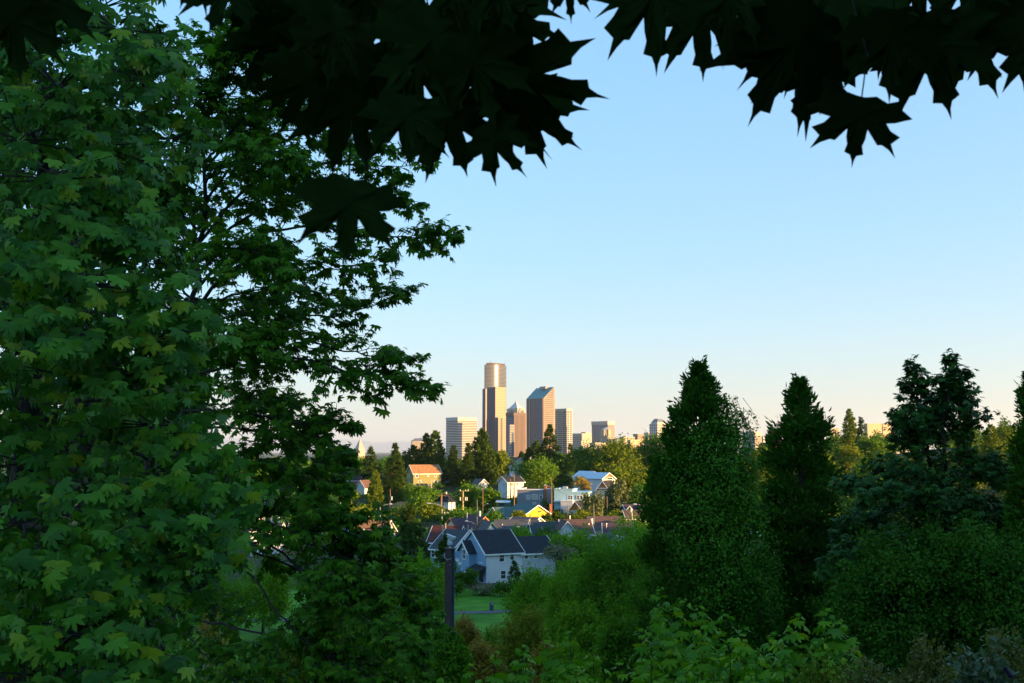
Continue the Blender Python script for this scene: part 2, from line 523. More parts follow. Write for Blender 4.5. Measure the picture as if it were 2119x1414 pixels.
# pyramid-capped tower
T = Tower('skyscraper', 'stone tower with arched gables under a pale pyramid roof', 'skyscraper', 1047, 1071, 1089, 855, 2900)
U, W, H = T.U, T.W, T.H
T.wall(M_CON_PINK)
T.piers(M_CON_CREAM, 'R', 7, 1.6, 0, H)
T.piers(M_CON_CREAM, 'L', 7, 1.6, 0, H)
z1, z2 = T.z(847), T.z(846)
MB().prism([(U * .04, W * .04), (U * .96, W * .04), (U * .96, W * .96), (U * .04, W * .96)], H, T.z(845)).build('crown_block', M_CON_CREAM, T.o)
def vault(along, c, half, lo, hi, m):
    b = MB(); n = 10
    P = [(half * math.cos(math.pi * i / n), math.sin(math.pi * i / n)) for i in range(n + 1)]
    A, B = [], []
    for (s_, h_) in P:
        zz = H + (T.z(844.5) - H) * h_ ** 0.8
        A.append((c - s_, lo, zz) if along == 'u' else (lo, c + s_, zz)); B.append((c - s_, hi, zz) if along == 'u' else (hi, c + s_, zz))
    b.poly(A[::-1]); b.poly(B)
    for i in range(n):
        b.poly([A[i], A[i + 1], B[i + 1], B[i]])
    return b.build('arched_gable', m, T.o)
vault('u', U * .5, U * .34, -1.2, W + 1.2, M_CON_CREAM)
vault('w', W * .5, W * .34, -1.2, U + 1.2, M_CON_CREAM)
for fc in 'RL':
    L = U if fc == 'R' else W
    for q in (.36, .5, .64):
        me = MB().box(-1.4, 1.4, -1.9, -1.0, 0, (T.z(849) - H) * (1.15 if q == .5 else .9)) if fc == 'R' else MB().box(-1.9, -1.0, -1.4, 1.4, 0, (T.z(849) - H) * (1.15 if q == .5 else .9))
        me.build('arched_window', M_GLASS_DARK, T.o, loc=(L * q, 0, H) if fc == 'R' else (0, L * q, H))
b = MB()
zc, zt = T.z(845), T.z(832)
ring = [(U * .12, W * .12), (U * .88, W * .12), (U * .88, W * .88), (U * .12, W * .88)]
tip = [(U * .46, W * .46), (U * .54, W * .46), (U * .54, W * .54), (U * .46, W * .54)]
for i in range(4):
    j = (i + 1) % 4
    b.poly([(*ring[i], zc), (*ring[j], zc), (*tip[j], zt), (*tip[i], zt)])
b.prism(tip, zt, T.z(829))
b.build('pyramid_roof', fac('pale_metal_roof', (0.42, 0.42, 0.46), 0.4), T.o)

# dark ribbed tower in front of it
T = Tower('office_tower', 'brown office tower with close vertical ribs, left of the teal-roofed tower', 'office building', 1047, 1063, 1087, 854.5, 2350)
T.wall(M_GLASS_BLUE)
T.bands(M_STEEL_GREY, T.z(965), T.z(862), 30, 0.3, 0.3)
T.wall(M_CON_BROWN, z0=T.z(860), z1=T.H + .4, name='parapet', e=0.7)
MB().box(0, T.U + .4, -1.0, 0, 0, T.z(860)).build('ribbed_wall', M_CON_BROWN, T.o)
T.piers(M_CON_PINK, 'R', 10, 0.8, 0, T.z(860), e=2.0, a=0.02, b=0.98, name='rib')

T = Tower('office_tower', 'small glass and white banded tower squeezed beside the tallest tower', 'office building', 1052, 1055, 1064, 878, 2250)
T.wall(M_GLASS_BLUE)
T.bands(M_CON_CREAM, T.z(965), T.H, 26, 0.45, 0.4)
MB().box(T.U * .45, T.U * .85, -1.0, 0, T.z(965), T.z(895)).build('glass_bay', M_GLASS_BLUE, T.o)

# teal slant-roofed tower
T = Tower('skyscraper', 'granite tower with a slanted teal glass roof and tall lit piers', 'skyscraper', 1091, 1126, 1149, 824, 2640)
U, W, H = T.U, T.W, T.H
zt = T.z(801)
T.wall(M_GLASS_BLUE)
prof = [(0, H), (U, H), (U, zt), (U * .90, zt)]
b = MB()
b.poly([(p[0], 0, p[1]) for p in prof]); b.poly([(p[0], W, p[1]) for p in prof[::-1]])
b.poly([(U, 0, H), (U, W, H), (U, W, zt), (U, 0, zt)]); b.poly([(U, 0, zt), (U, W, zt), (U * .9, W, zt), (U * .9, 0, zt)])
b.build('gable_wall', M_CON_PINK, T.o)
roof = MB().slab((-.6, -.3, H - .3), (U * .9, -.3, zt + .6), (U * .9, W + .3, zt + .6), (-.6, W + .3, H - .3), .5).build('slanted_roof', M_GLASS_TEAL, T.o)
sl = Vector((U * .9 + .6, 0, zt - H + .9))
nrm_ = Vector((-sl.z, 0, sl.x)).normalized()
for i in range(10):
    y_ = -.3 + (W + .6) * i / 9
    MB().slab(*[Vector((-.6, y_ + dd, H - .3)) + sl * t_ + nrm_ * .35 for t_, dd in ((0, 0), (1, 0), (1, .5), (0, .5))], .4).build('mullion', M_STEEL_GREY, roof)
for i in range(7):
    p_ = Vector((-.6, 0, H - .3)) + sl * (i / 6) + nrm_ * .45
    q_ = p_ + sl.normalized() * .6
    MB().slab((p_.x, -.3, p_.z), (q_.x, -.3, q_.z), (q_.x, W + .3, q_.z), (p_.x, W + .3, p_.z), .4).build('mullion', M_STEEL_GREY, roof)
MB().box(U * .55, U * .9, W * .25, W * .6, zt - 4, zt + 3.5).build('roof_plant', M_STEEL_GREY, T.o)
MB().box(-.5, U + .5, -1.0, 0, 0, H).build('granite_wall', M_CON_PINK, T.o)
n = 36
hh = (H - T.z(965)) / n
me = MB().box(U * .07, U * .86, -1.35, -.9, 0, hh * .42).mesh('window_band', M_GLASS_DARK)
for i in range(n):
    obj('window_band', me, T.o, (0, 0, T.z(965) + i * hh))
for i in range(6):
    z_ = H + (zt - H) * (i + .3) / 6.5
    MB().box(U * (.2 + .9 * (z_ - H) / (zt - H) * .75), U * .9, -.45, .1, z_, z_ + hh * .42).build('window_band', M_GLASS_DARK, T.o)
me = MB().box(-.35, 0, 0, W, 0, hh * .16).mesh('floor_band', M_STEEL_GREY)
for i in range(n):
    obj('floor_band', me, T.o, (0, 0, T.z(965) + i * hh))
for q, w_, e_ in ((.03, 3, 3.2), (.56, 2.0, 1.6), (.68, 2.0, 1.6), (.80, 4.4, 3.2), (.97, 3, 2.0)):
    MB().box(-e_, 0, W * q - w_ / 2, W * q + w_ / 2, 0, H).build('pier', M_CON_PINK, T.o)
for i in range(4):
    MB().box(2 + 5 * i, U * .8, W, W + (2.4 * (i + 1)), 0, T.z(830 + 5 * i)).build('stepped_bay', M_GLASS_BLUE, T.o)

T = Tower('office_tower', 'white gridded office tower right of the teal-roofed tower', 'office building', 1147, 1173, 1184.5, 845.5, 2700)
T.wall(M_GLASS_DARK)
T.bands(M_CON_WHITE, T.z(965), T.z(852), 28, 0.40, 0.4)
T.wall(M_CON_WHITE, z0=T.z(851), z1=T.H, name='parapet', e=.5)
T.piers(M_CON_WHITE, 'L', 4, 2.0, 0, T.H, e=.6)
T.piers(M_CON_WHITE, 'R', 3, 2.4, 0, T.H, e=.6)

T = Tower('office_building', 'beige mid-rise with square punched windows at the foot of the skyline', 'office building', 1186, 1203, 1226, 897, 2200)
T.wall(M_CON_CREAM)
T.wins(M_GLASS_DARK, 'L', 6, 7, 2.2, 2.4, T.z(930), T.z(905))
MB().box(T.U * .5, T.U, T.W * .1, T.W * .6, T.H, T.H + 3).build('roof_plant', M_CON_CREAM, T.o)

T = Tower('office_tower', 'square office tower with white cap and dark vertical stripes, standing apart', 'office building', 1228, 1258, 1273, 871.5, 2600)
T.wall(M_CON_GREY)
T.wall(M_CON_WHITE, z0=T.z(879), z1=T.H, name='cap', e=.8)
T.piers(M_GLASS_DARK, 'L', 10, 1.5, 0, T.z(879), e=.3, a=.06, b=.94, name='window_strip')
T.piers(M_CON_PINK, 'R', 8, 1.2, 0, T.z(879), e=.5, a=.04, b=.96, name='rib')

T = Tower('domed_building', 'cream building with a shallow octagonal glass dome before the striped tower', 'building', 1244, 1258, 1268, 903, 2150)
oc = lambda r: [(T.U / 2 + r * math.cos(R(22.5 + 45 * i)), T.W / 2 + r * math.sin(R(22.5 + 45 * i))) for i in range(8)]
T.wall(M_CON_CREAM)
r_ = 12 * T.k
MB().prism(oc(r_), T.H, T.z(889)).build('drum', M_BEIGE, T.o)
b = MB(); o8 = oc(r_ * 1.08)
for i in range(8):
    b.poly([(*o8[i], T.z(889)), (*o8[(i + 1) % 8], T.z(889)), (T.U / 2, T.W / 2, T.z(884))])
b.build('dome', M_CON_WHITE, T.o)
for i in range(8):
    p = oc(r_ * 1.01)[i]
    MB().box(p[0] - .8, p[0] + .8, p[1] - .8, p[1] + .8, T.H, T.z(889)).build('pier', M_CON_CREAM, T.o)

def low(name, label, p0, pc, p1, top, Y, m, nu, nz, w=2.4, h=2.0, psi=PSI, foot=935, both=True):
    T = Tower(name, label, 'building', p0, pc, p1, top, Y, psi)
    T.wall(m)
    T.wall(m, z0=T.H - 2.2, z1=T.H + .8, name='parapet', e=.5)
    if nu:
        T.wins(M_GLASS_DARK, 'R', nu, nz, w, h, T.z(foot), T.z(top) - 5)
        if both and T.W > 14:
            T.wins(M_GLASS_DARK, 'L', max(2, nu - 1), nz, w, h, T.z(foot), T.z(top) - 5)
    return T
low('apartment_building', 'low cream terraced block just above the round treetop', 1222, 1232, 1262, 917, 1900, M_CON_CREAM, 6, 3)
low('apartment_building', 'grey low block with blue glass front under the beige mid-rise', 1200, 1206, 1236, 925, 1800, M_CON_GREY, 7, 2, 3.2)
low('apartment_building', 'white block with a stepped top behind the round treetop', 1284, 1291, 1316, 905, 2000, M_CON_CREAM, 4, 3)
low('apartment_building', 'pale cream slab low on the ridge, left of the slate-capped tower', 1312, 1320, 1340, 899, 2100, M_CON_PINK, 5, 3)
low('apartment_building', 'white wing standing at the foot of the slate-capped tower', 1335, 1342, 1352, 896, 2050, M_CON_WHITE, 2, 3)
low('apartment_building', 'sunlit blank block above the dark rounded trees', 1300, 1305, 1330, 911, 1850, M_BEIGE, 0, 0)

T = Tower('apartment_tower', 'white apartment tower with steep slate mansard roof beside the dark cedar', 'apartment building', 1347, 1361, 1384, 877, 2000)
T.wall(M_CON_WHITE)
T.wins(M_GLASS_BLUE, 'L', 4, 6, 3.0, 2.6, T.z(908), T.z(880))
T.wins(M_GLASS_BLUE, 'R', 5, 6, 3.0, 2.6, T.z(908), T.z(880))
U, W, H = T.U, T.W, T.H
MB().prism([(U * .1, W * .1), (U * .9, W * .1), (U * .9, W * .9), (U * .1, W * .9)], H, T.z(873.5)).build('attic', M_CON_WHITE, T.o)
b = MB()
q0 = [(U * .1, W * .1), (U * .9, W * .1), (U * .9, W * .9), (U * .1, W * .9)]
q1 = [(U * .3, W * .3), (U * .7, W * .3), (U * .7, W * .7), (U * .3, W * .7)]
for i in range(4):
    j = (i + 1) % 4
    b.poly([(*q0[i], T.z(873.5)), (*q0[j], T.z(873.5)), (*q1[j], T.z(866.5)), (*q1[i], T.z(866.5))])
b.poly([(*q, T.z(866.5)) for q in q1])
b.build('mansard_roof', M_ROOF_SLATE, T.o)

T = Tower('hospital', 'cream block with rows of small windows beside the brick church spire', 'building', 1543, 1563, 1580, 895, 1500)
T.wall(M_CON_CREAM)
T.wins(M_GLASS_DARK, 'R', 5, 5, 1.3, 1.5, T.z(916), T.z(904), a=.2, b=.85)
T.bands(M_GLASS_BLUE, T.z(916), T.z(902), 3, .4, .2, u0=-.3, u1=0.2)
MB().box(T.U * .1, T.U * .5, 2, T.W * .5, T.H, T.H + 2).build('roof_plant', M_CON_WHITE, T.o)
low('apartment_building', 'white block half hidden between the hospital and the church tower', 1577, 1580, 1588, 904, 1600, M_CON_WHITE, 2, 2)
T = low('office_building', 'grey slab with ribbon windows behind the pointed cedar', 1610, 1613, 1640, 878.5, 1550, M_STEEL_GREY, 0, 0)
T.bands(M_GLASS_BLUE, T.z(912), T.z(885), 5, .5, .25)

# the brick church
T = Tower('church', 'red brick church tower with a pointed spire and long slate nave roof', 'church', 1594, 1599.5, 1608.5, 892, 1100, R(28))
U, W, H = T.U, T.W, T.H
T.wall(M_BRICK_RED)
oc2 = [(U / 2 + (U * .47) * math.cos(R(22.5 + 45 * i)), W / 2 + (W * .47) * math.sin(R(22.5 + 45 * i))) for i in range(8)]
MB().prism(oc2, H, T.z(889)).build('belfry', M_BRICK_RED, T.o)
b = MB()
o8 = [(U / 2 + (U * .56) * math.cos(R(22.5 + 45 * i)), W / 2 + (W * .56) * math.sin(R(22.5 + 45 * i))) for i in range(8)]
for i in range(8):
    b.poly([(*o8[i], T.z(889)), (*o8[(i + 1) % 8], T.z(889)), (U / 2, W / 2, T.z(877))])
b.build('spire', M_ROOF_SLATE, T.o)
MB().tube([(U / 2, W / 2, T.z(877.5)), (U / 2, W / 2, T.z(873))], .15, 5).build('finial', M_CON_WHITE, T.o)
for q in (.32, .68):
    MB().box(U * q - .5, U * q + .5, -.1, .2, T.z(905), T.z(896)).build('belfry_window', M_GLASS_DARK, T.o)
MB().box(-U * .18, U * 1.1, -W * .1, 0, 0, T.z(905)).build('buttress', M_BRICK_RED, T.o)
b = MB()
y0, y1, x0_, x1_ = 6, 22, -16, 26
b.prism([(x0_, y0 - 14), (x1_, y0 - 14), (x1_, y0), (x0_, y0)], T.z(940), T.z(923))
b.build('nave_wall', M_BRICK_RED, T.o)
MB().slab((x0_ - .5, y0 - 15, T.z(923.5)), (x1_, y0 - 15, T.z(923.5)), (x1_, y0 - 7, T.z(915.5)), (x0_ - .5, y0 - 7, T.z(915.5)), .3).slab((x0_ - .5, y0 - 7, T.z(915.5)), (x1_, y0 - 7, T.z(915.5)), (x1_, y0 + 1, T.z(923.5)), (x0_ - .5, y0 + 1, T.z(923.5)), .3).build('nave_roof', M_ROOF_SLATE, T.o)

T = Tower('office_building', 'cream windowless slab glowing in the sun beside the lone poplar', 'building', 1794, 1797, 1851, 876.5, 900, R(14))
T.wall(M_BEIGE)
T.wins(M_GLASS_DARK, 'R', 3, 1, 1.6, 1.6, T.z(898), T.z(898), a=.45, b=.6)
MB().box(T.U * .62, T.U * .64, -.3, 0, T.z(905), T.H).build('shadow_joint', M_CON_BROWN, T.o)
T = low('office_building', 'white office block with ribbon windows just right of the cream slab', 1849, 1852, 1884, 883, 950, M_CON_WHITE, 0, 0, psi=R(14))
T.bands(M_GLASS_DARK, T.z(897), T.z(886), 3, .35, .15)
low('house_block', 'small pale block half buried in trees left of the poplar', 1720, 1722, 1740, 888, 800, M_CON_CREAM, 3, 1, 1.2, 1.2, psi=R(20))
T = Tower('pointed_tower', 'pale stone tower tip with a steep pyramid, far left of the skyline', 'tower', 731, 742, 754, 931, 2300)
T.wall(M_CON_CREAM)
U, W = T.U, T.W
b = MB()
q0 = [(0, 0), (U, 0), (U, W), (0, W)]
for i in range(4):
    b.poly([(*q0[i], T.z(931)), (*q0[(i + 1) % 4], T.z(931)), (U / 2, W / 2, T.z(908))])
b.build('pyramid_roof', M_CON_CREAM, T.o)
MB().tube([(U / 2, W / 2, T.z(909)), (U / 2, W / 2, T.z(905))], .5, 5).build('finial', M_CON_CREAM, T.o)
T = Tower('office_tower', 'slim blue glass tower peeping out right of the banded block', 'office building', 984, 986, 997, 892, 2700)
T.wall(M_GLASS_BLUE)
T.bands(M_STEEL_GREY, T.z(965), T.H, 20, .3, .3)
# ---------------------------------------------------------------- houses on the hill
def paint(name, col, rough=0.65, var=0.06, stripes=(0.2, 0.03)):
    return mat(name, col, rough, var, 0.5, stripes=stripes)
W_WHITE = paint('white_siding', (0.68, 0.70, 0.73))
W_PALE = paint('pale_grey_siding', (0.50, 0.53, 0.57))
W_BLUE = paint('light_blue_siding', (0.21, 0.36, 0.54))
W_SKYBLUE = paint('pale_blue_stucco', (0.33, 0.55, 0.62), stripes=None)
W_GREY = paint('grey_stucco', (0.22, 0.235, 0.27), stripes=None)
W_CREAM = paint('cream_siding', (0.62, 0.52, 0.36))
W_TAN = paint('tan_siding', (0.52, 0.39, 0.22))
W_CEDAR = paint('cedar_shingle_wall', (0.36, 0.155, 0.045))
W_YELLOW = paint('yellow_siding', (0.72, 0.42, 0.02))
W_OLIVE = paint('olive_siding', (0.20, 0.20, 0.075))
W_RED = paint('red_siding', (0.42, 0.08, 0.03))
W_TEAL = paint('teal_siding', (0.10, 0.30, 0.28))
def rf(name, col):
    return mat(name, col, 0.9, 0.22, 1.2, bump=0.5, bscale=4, spec=0.15)
R_DARK = rf('charcoal_shingle', (0.028, 0.031, 0.038))
R_GREY = rf('grey_shingle', (0.085, 0.088, 0.095))
R_SLATE = rf('slate_shingle', (0.055, 0.065, 0.075))
R_BROWN = rf('brown_shingle', (0.11, 0.07, 0.06))
R_PURPLE = rf('plum_shingle', (0.085, 0.055, 0.065))
R_TAN = rf('tan_shingle', (0.30, 0.16, 0.075))
R_TEAL = rf('teal_grey_shingle', (0.075, 0.13, 0.13))
R_RED = rf('red_brown_shingle', (0.10, 0.035, 0.03))
R_METAL = mat('pale_metal_roofing', (0.42, 0.52, 0.60), 0.35, 0.06, 0.4, 0.3)
T_WHITE = mat('white_trim', (0.80, 0.80, 0.80), 0.5, 0.03)
T_TEAL = mat('teal_trim', (0.06, 0.18, 0.17), 0.5, 0.05)
T_ORANGE = mat('orange_trim', (0.50, 0.17, 0.04), 0.5, 0.05)
T_DARK = mat('dark_trim', (0.05, 0.05, 0.06), 0.5, 0.05)
M_PANE = mat('window_glass', (0.035, 0.045, 0.06), 0.08, 0.2, 0.6, spec=0.9)
M_PANE_WARM = mat('sun_reflection_glass', (0.40, 0.34, 0.26), 0.3, 0.15, 1.5, spec=0.6)  # the sun's reflection is put into the pane colour
M_CHIM = mat('chimney_brick', (0.34, 0.12, 0.055), 0.85, 0.25, 3.0)
M_PIPE = mat('galvanised_pipe', (0.45, 0.47, 0.5), 0.4, 0.1, 2, 0.5)
M_DOOR = mat('dark_red_door', (0.10, 0.02, 0.03), 0.5, 0.1)

class House:
    """Gabled box. Its front wall spans photograph pixels pc..p1 at distance Y and is turned by psi degrees;
    axis 'u': ridge along the front wall; axis 'w': the front wall is a gable."""
    def __init__(s, label, pc, p1, base, eave, ridge, Y, psi, W, axis, wall, roof, trim=T_WHITE, name='house', root=None, over=0.4, cat='house', hip=0.0, gable=None, group='houses on the hillside'):
        s.k = Y / FPX
        ps = R(psi)
        s.Y, s.pc, s.psi, s.W, s.axis = Y, pc, ps, W, axis
        s.L = (p1 - pc) * s.k / math.cos(ps)
        c = at(pc, 935, Y)
        if root is None:
            root = thing(name, label, cat, (c.x, c.y, at(pc, base, Y).z), ps, group)
            bpy.context.view_layer.update()
            root['built_yaw'] = ps
        s.root = root
        loc = root.location
        M = Matrix.Translation(loc) @ Matrix.Rotation(root.rotation_euler.z, 4, 'Z')
        s.M = M.inverted() @ (Matrix.Translation((c.x, c.y, loc.z)) @ Matrix.Rotation(ps, 4, 'Z'))
        s.zb = loc.z
        s.he, s.hr = s.z(eave), s.z(ridge)
        s.trim = trim
        L, W_, he, hr = s.L, W, s.he, s.hr
        b = MB()
        lowz = min(-0.5, gz(c.x, c.y) - loc.z - 1.0)
        b.prism([(0, 0), (L, 0), (L, W_), (0, W_)], lowz, he)
        s.add(b, 'wall', wall)
        if hip == 0:
            gm = gable or wall
            if axis == 'u':
                for u0, u1 in ((0.0, 0.12), (L - 0.12, L)):
                    g = MB()
                    g.v += [(u0, 0, he), (u0, W_, he), (u0, W_ / 2, hr), (u1, 0, he), (u1, W_, he), (u1, W_ / 2, hr)]
                    i = len(g.v) - 6
                    g.f += [[i, i + 2, i + 1], [i + 3, i + 4, i + 5], [i, i + 3, i + 5, i + 2], [i + 1, i + 2, i + 5, i + 4]]
                    s.add(g, 'gable', gm)
            else:
                for v0, v1 in ((-0.003, 0.12), (W_ - 0.12, W_)):
                    g = MB()
                    g.v += [(0, v0, he), (L, v0, he), (L / 2, v0, hr), (0, v1, he), (L, v1, he), (L / 2, v1, hr)]
                    i = len(g.v) - 6
                    g.f += [[i, i + 1, i + 2], [i + 4, i + 3, i + 5], [i, i + 2, i + 5, i + 3], [i + 1, i + 4, i + 5, i + 2]]
                    s.add(g, 'gable', gm)
        o = over
        th = 0.16
        up = 0.18
        rb = MB()
        if axis == 'u':
            sl = (hr - he) / (W_ / 2)
            i0 = hip * W_ / 2
            if hip:
                A, B_, C_, D_ = (-o, -o, he - sl * o + up), (L + o, -o, he - sl * o + up), (L + o, W_ + o, he - sl * o + up), (-o, W_ + o, he - sl * o + up)
                r0, r1 = (i0, W_ / 2, hr + up), (L - i0, W_ / 2, hr + up)
                rb.poly([A, B_, r1, r0]); rb.poly([C_, D_, r0, r1]); rb.poly([B_, C_, r1]); rb.poly([D_, A, r0]); rb.poly([D_, C_, B_, A])
            else:
                rb.slab((-o, -o, he - sl * o + up), (L + o, -o, he - sl * o + up), (L + o, W_ / 2, hr + up), (-o, W_ / 2, hr + up), th)
                rb.slab((-o, W_ / 2, hr + up), (L + o, W_ / 2, hr + up), (L + o, W_ + o, he - sl * o + up), (-o, W_ + o, he - sl * o + up), th)
        else:
            sl = (hr - he) / (L / 2)
            rb.slab((-o, W_ + o, he - sl * o + up), (-o, -o, he - sl * o + up), (L / 2, -o, hr + up), (L / 2, W_ + o, hr + up), th)
            rb.slab((L / 2, W_ + o, hr + up), (L / 2, -o, hr + up), (L + o, -o, he - sl * o + up), (L + o, W_ + o, he - sl * o + up), th)
        s.roof = s.add(rb, 'roof', roof)
        if hip == 0 and trim is not None:
            d = 0.24
            ends = ((-o - .05, -o + .03), (L + o - .03, L + o + .05)) if axis == 'u' else ((-o - .05, -o + .03),)
            for e0, e1 in ends:
                for sd in (0, 1):
                    t = MB()
                    if axis == 'u':
                        va, vb = ((-o, W_ / 2), (W_ / 2, W_ + o))[sd]
                        za, zb_ = ((he - sl * o, hr), (hr, he - sl * o))[sd]
                        P = [(va, za - d + up), (vb, zb_ - d + up), (vb, zb_ + up + .02), (va, za + up + .02)]
                        i = len(t.v)
                        t.v += [(e0, p[0], p[1]) for p in P] + [(e1, p[0], p[1]) for p in P]
                    else:
                        ua, ub = ((-o, L / 2), (L / 2, L + o))[sd]
                        za, zb_ = ((he - sl * o, hr), (hr, he - sl * o))[sd]
                        P = [(ua, za - d + up), (ub, zb_ - d + up), (ub, zb_ + up + .02), (ua, za + up + .02)]
                        i = len(t.v)
                        t.v += [(p[0], e0, p[1]) for p in P] + [(p[0], e1, p[1]) for p in P]
                    t.f += [[0, 1, 2, 3], [7, 6, 5, 4], [0, 4, 5, 1], [1, 5, 6, 2], [2, 6, 7, 3], [3, 7, 4, 0]]
                    s.add(t, 'barge_board', trim)
            if axis == 'u':
                s.add(MB().box(-o, L + o, -o - .1, -o - .01, he - sl * o - .08, he - sl * o + .16), 'gutter', trim)
    def z(s, py):
        return at(s.pc, py, s.Y).z - s.zb
    def add(s, mb, name, m, parent=None):
        o = mb.build(name, m, parent or s.root)
        if s.M != Matrix.Identity(4) and parent is None:
            o.matrix_local = s.M.copy()
        return o
    def R(s, px):
        return (px - s.pc) * s.k / math.cos(s.psi)
    def Lf(s, px):
        return (s.pc - px) * s.k / math.sin(s.psi)
    def win(s, px, py, w, h, face='F', pane=M_PANE, split=0, trim=None, sash=True):
        """Window centred on a photograph pixel of the front ('F') or left ('L') wall; w, h in metres."""
        z = s.z(py)
        fr, pn, mu = MB(), MB(), MB()
        t = 0.13
        if face == 'F':
            c = s.R(px)
            bx = lambda m, a, b_, d0, d1, z0, z1: m.box(c + a, c + b_, -d1, -d0, z + z0, z + z1)
        elif face == 'L':
            c = s.Lf(px)
            bx = lambda m, a, b_, d0, d1, z0, z1: m.box(-d1, -d0, c + a, c + b_, z + z0, z + z1)
        else:
            c = px
            bx = lambda m, a, b_, d0, d1, z0, z1: m.box(s.L + d0, s.L + d1, c + a, c + b_, z + z0, z + z1)
        w2, h2 = w / 2, h / 2
        bx(fr, -w2 - t, w2 + t, -.05, .07, h2, h2 + t)
        bx(fr, -w2 - t, w2 + t, -.05, .09, -h2 - t, -h2)
        bx(fr, -w2 - t, -w2, -.05, .07, -h2, h2)
        bx(fr, w2, w2 + t, -.05, .07, -h2, h2)
        if sash:
            bx(fr, -w2, w2, -.05, .05, -.03, .03)
        for i in range(split):
            x = -w2 + w * (i + 1) / (split + 1)
            bx(fr, x - .035, x + .035, -.05, .06, -h2, h2)
        bx(pn, -w2, w2, -.05, .02, -h2, h2)
        f = s.add(fr, 'window', trim or T_WHITE)
        p = pn.build('pane', pane, f)
        return f
    def chim(s, px, top, wpx, m=M_CHIM, v=0.5, name='chimney', dz=3.0):
        c = s.R(px); w = wpx * s.k / 2
        vv = s.W * v
        zt = s.z(top)
        s.add(MB().box(c - w, c + w, vv - w, vv + w, zt - dz, zt).box(c - w * 1.15, c + w * 1.15, vv - w * 1.15, vv + w * 1.15, zt - .25, zt - .08), name, m)
    def pipe(s, px, top, v=0.3):
        c = s.R(px); vv = s.W * v
        s.add(MB().tube([(c, vv, s.z(top) - 1.6), (c, vv, s.z(top))], 0.09, 6).tube([(c, vv, s.z(top) - .02), (c, vv, s.z(top) + .12)], 0.15, 6), 'flue_pipe', M_PIPE)
    def slab_on(s, name, m, x0, x1, d, z0, z1):
        s.add(MB().box(x0, x1, -d, 0.0, z0, z1), name, m)

# --- the grey-white house by the lawn
H = House('big pale grey and light blue house with charcoal roof beside the lawn', 1007, 1080, 1208, 1146, 1105, 170, 25, 11.3, 'u', W_WHITE, R_DARK, name='white_house', group=None)
Hm = H
for px, py, w, h, sp in ((1038, 1156, .85, 1.25, 0), (1059, 1154, .65, 1.05, 0), (1041, 1191.5, .85, 1.25, 0)):
    H.win(px, py, w, h, split=sp)
# light blue gable end with its bay, porch and sliding door
b = MB()
u = -0.08
b.v = [(u, 0, 0), (u, 11.3, 0), (u, 11.3, H.he), (u, 5.65, H.hr), (u, 0, H.he), (-.001, 0, 0), (-.001, 11.3, 0), (-.001, 11.3, H.he), (-.001, 5.65, H.hr), (-.001, 0, H.he)]
b.f = [[0, 4, 3, 2, 1], [5, 6, 7, 8, 9], [0, 1, 6, 5], [0, 5, 9, 4], [1, 2, 7, 6]]
H.add(b, 'gable_siding', W_BLUE)
H.win(996, 1157, 1.3, 1.5, 'L', split=1)
bz0, bz1, bzr = H.z(1178), H.z(1146), H.z(1126)
b = MB().box(-1.3, -.08, 4.4, 8.8, bz0, bz1)
H.add(b, 'bay_wall', W_BLUE)
b = MB(); i = 0
b.v = [(-1.3, 4.4, bz1), (-1.3, 8.8, bz1), (-1.3, 6.6, bzr), (-.08, 4.4, bz1), (-.08, 8.8, bz1), (-.08, 6.6, bzr)]
b.f = [[0, 2, 1], [3, 4, 5], [0, 3, 5, 2], [1, 2, 5, 4], [0, 1, 4, 3]]
H.add(b, 'bay_gable', W_BLUE)
b = MB()
s_ = (bzr - bz1) / 2.2
b.slab((-1.75, 3.9, bz1 - .5 * s_ + .15), (-1.75, 6.6, bzr + .15), (1.2, 6.6, bzr + .15), (1.2, 3.9, bz1 - .5 * s_ + .15), -.14)
b.slab((-1.75, 6.6, bzr + .15), (-1.75, 9.3, bz1 - .5 * s_ + .15), (1.2, 9.3, bz1 - .5 * s_ + .15), (1.2, 6.6, bzr + .15), -.14)
H.add(b, 'bay_roof', R_DARK)
for va, za, vb, zb in ((3.9, bz1 - .5 * s_, 6.6, bzr), (6.6, bzr, 9.3, bz1 - .5 * s_)):
    b = MB()
    P = [(va, za - .18), (vb, zb - .18), (vb, zb + .2), (va, za + .2)]
    b.v = [(-1.83, *p) for p in P] + [(-1.76, *p) for p in P]
    b.f = [[3, 2, 1, 0], [4, 5, 6, 7], [0, 1, 5, 4], [1, 2, 6, 5], [2, 3, 7, 6], [3, 0, 4, 7]]
    H.add(b, 'barge_board', T_WHITE)
def leftwin(u, c, z, w, h, split):
    fr = MB(); t = .14; w2, h2 = w / 2, h / 2
    for a, b_, z0, z1 in ((-w2 - t, w2 + t, h2, h2 + t), (-w2 - t, w2 + t, -h2 - t, -h2), (-w2 - t, -w2, -h2, h2), (w2, w2 + t, -h2, h2), (-w2, w2, -.03, .03), (-.04, .04, -h2, h2)):
        fr.box(u - .08, u + .05, c + a, c + b_, z + z0, z + z1)
    f = H.add(fr, 'window', T_WHITE)
    MB().box(u - .03, u + .05, c - w2, c + w2, z - h2, z + h2).build('pane', M_PANE, f)
leftwin(-1.3, 6.6, H.z(1154), 1.4, 1.5, 1)
pz0, pz1 = H.z(1187), H.z(1174)
H.add(MB().slab((-2.0, -.3, pz0), (-.08, -.3, pz1), (-.08, 4.6, pz1), (-2.0, 4.6, pz0), -.16), 'porch_roof', R_DARK)
H.add(MB().box(-2.08, -1.95, -.35, 4.65, pz0 - .22, pz0 + .06), 'porch_fascia', T_WHITE)
H.add(MB().box(-1.95, -1.83, 3.9, 4.02, -.3, pz0 - .1), 'porch_post', T_WHITE)
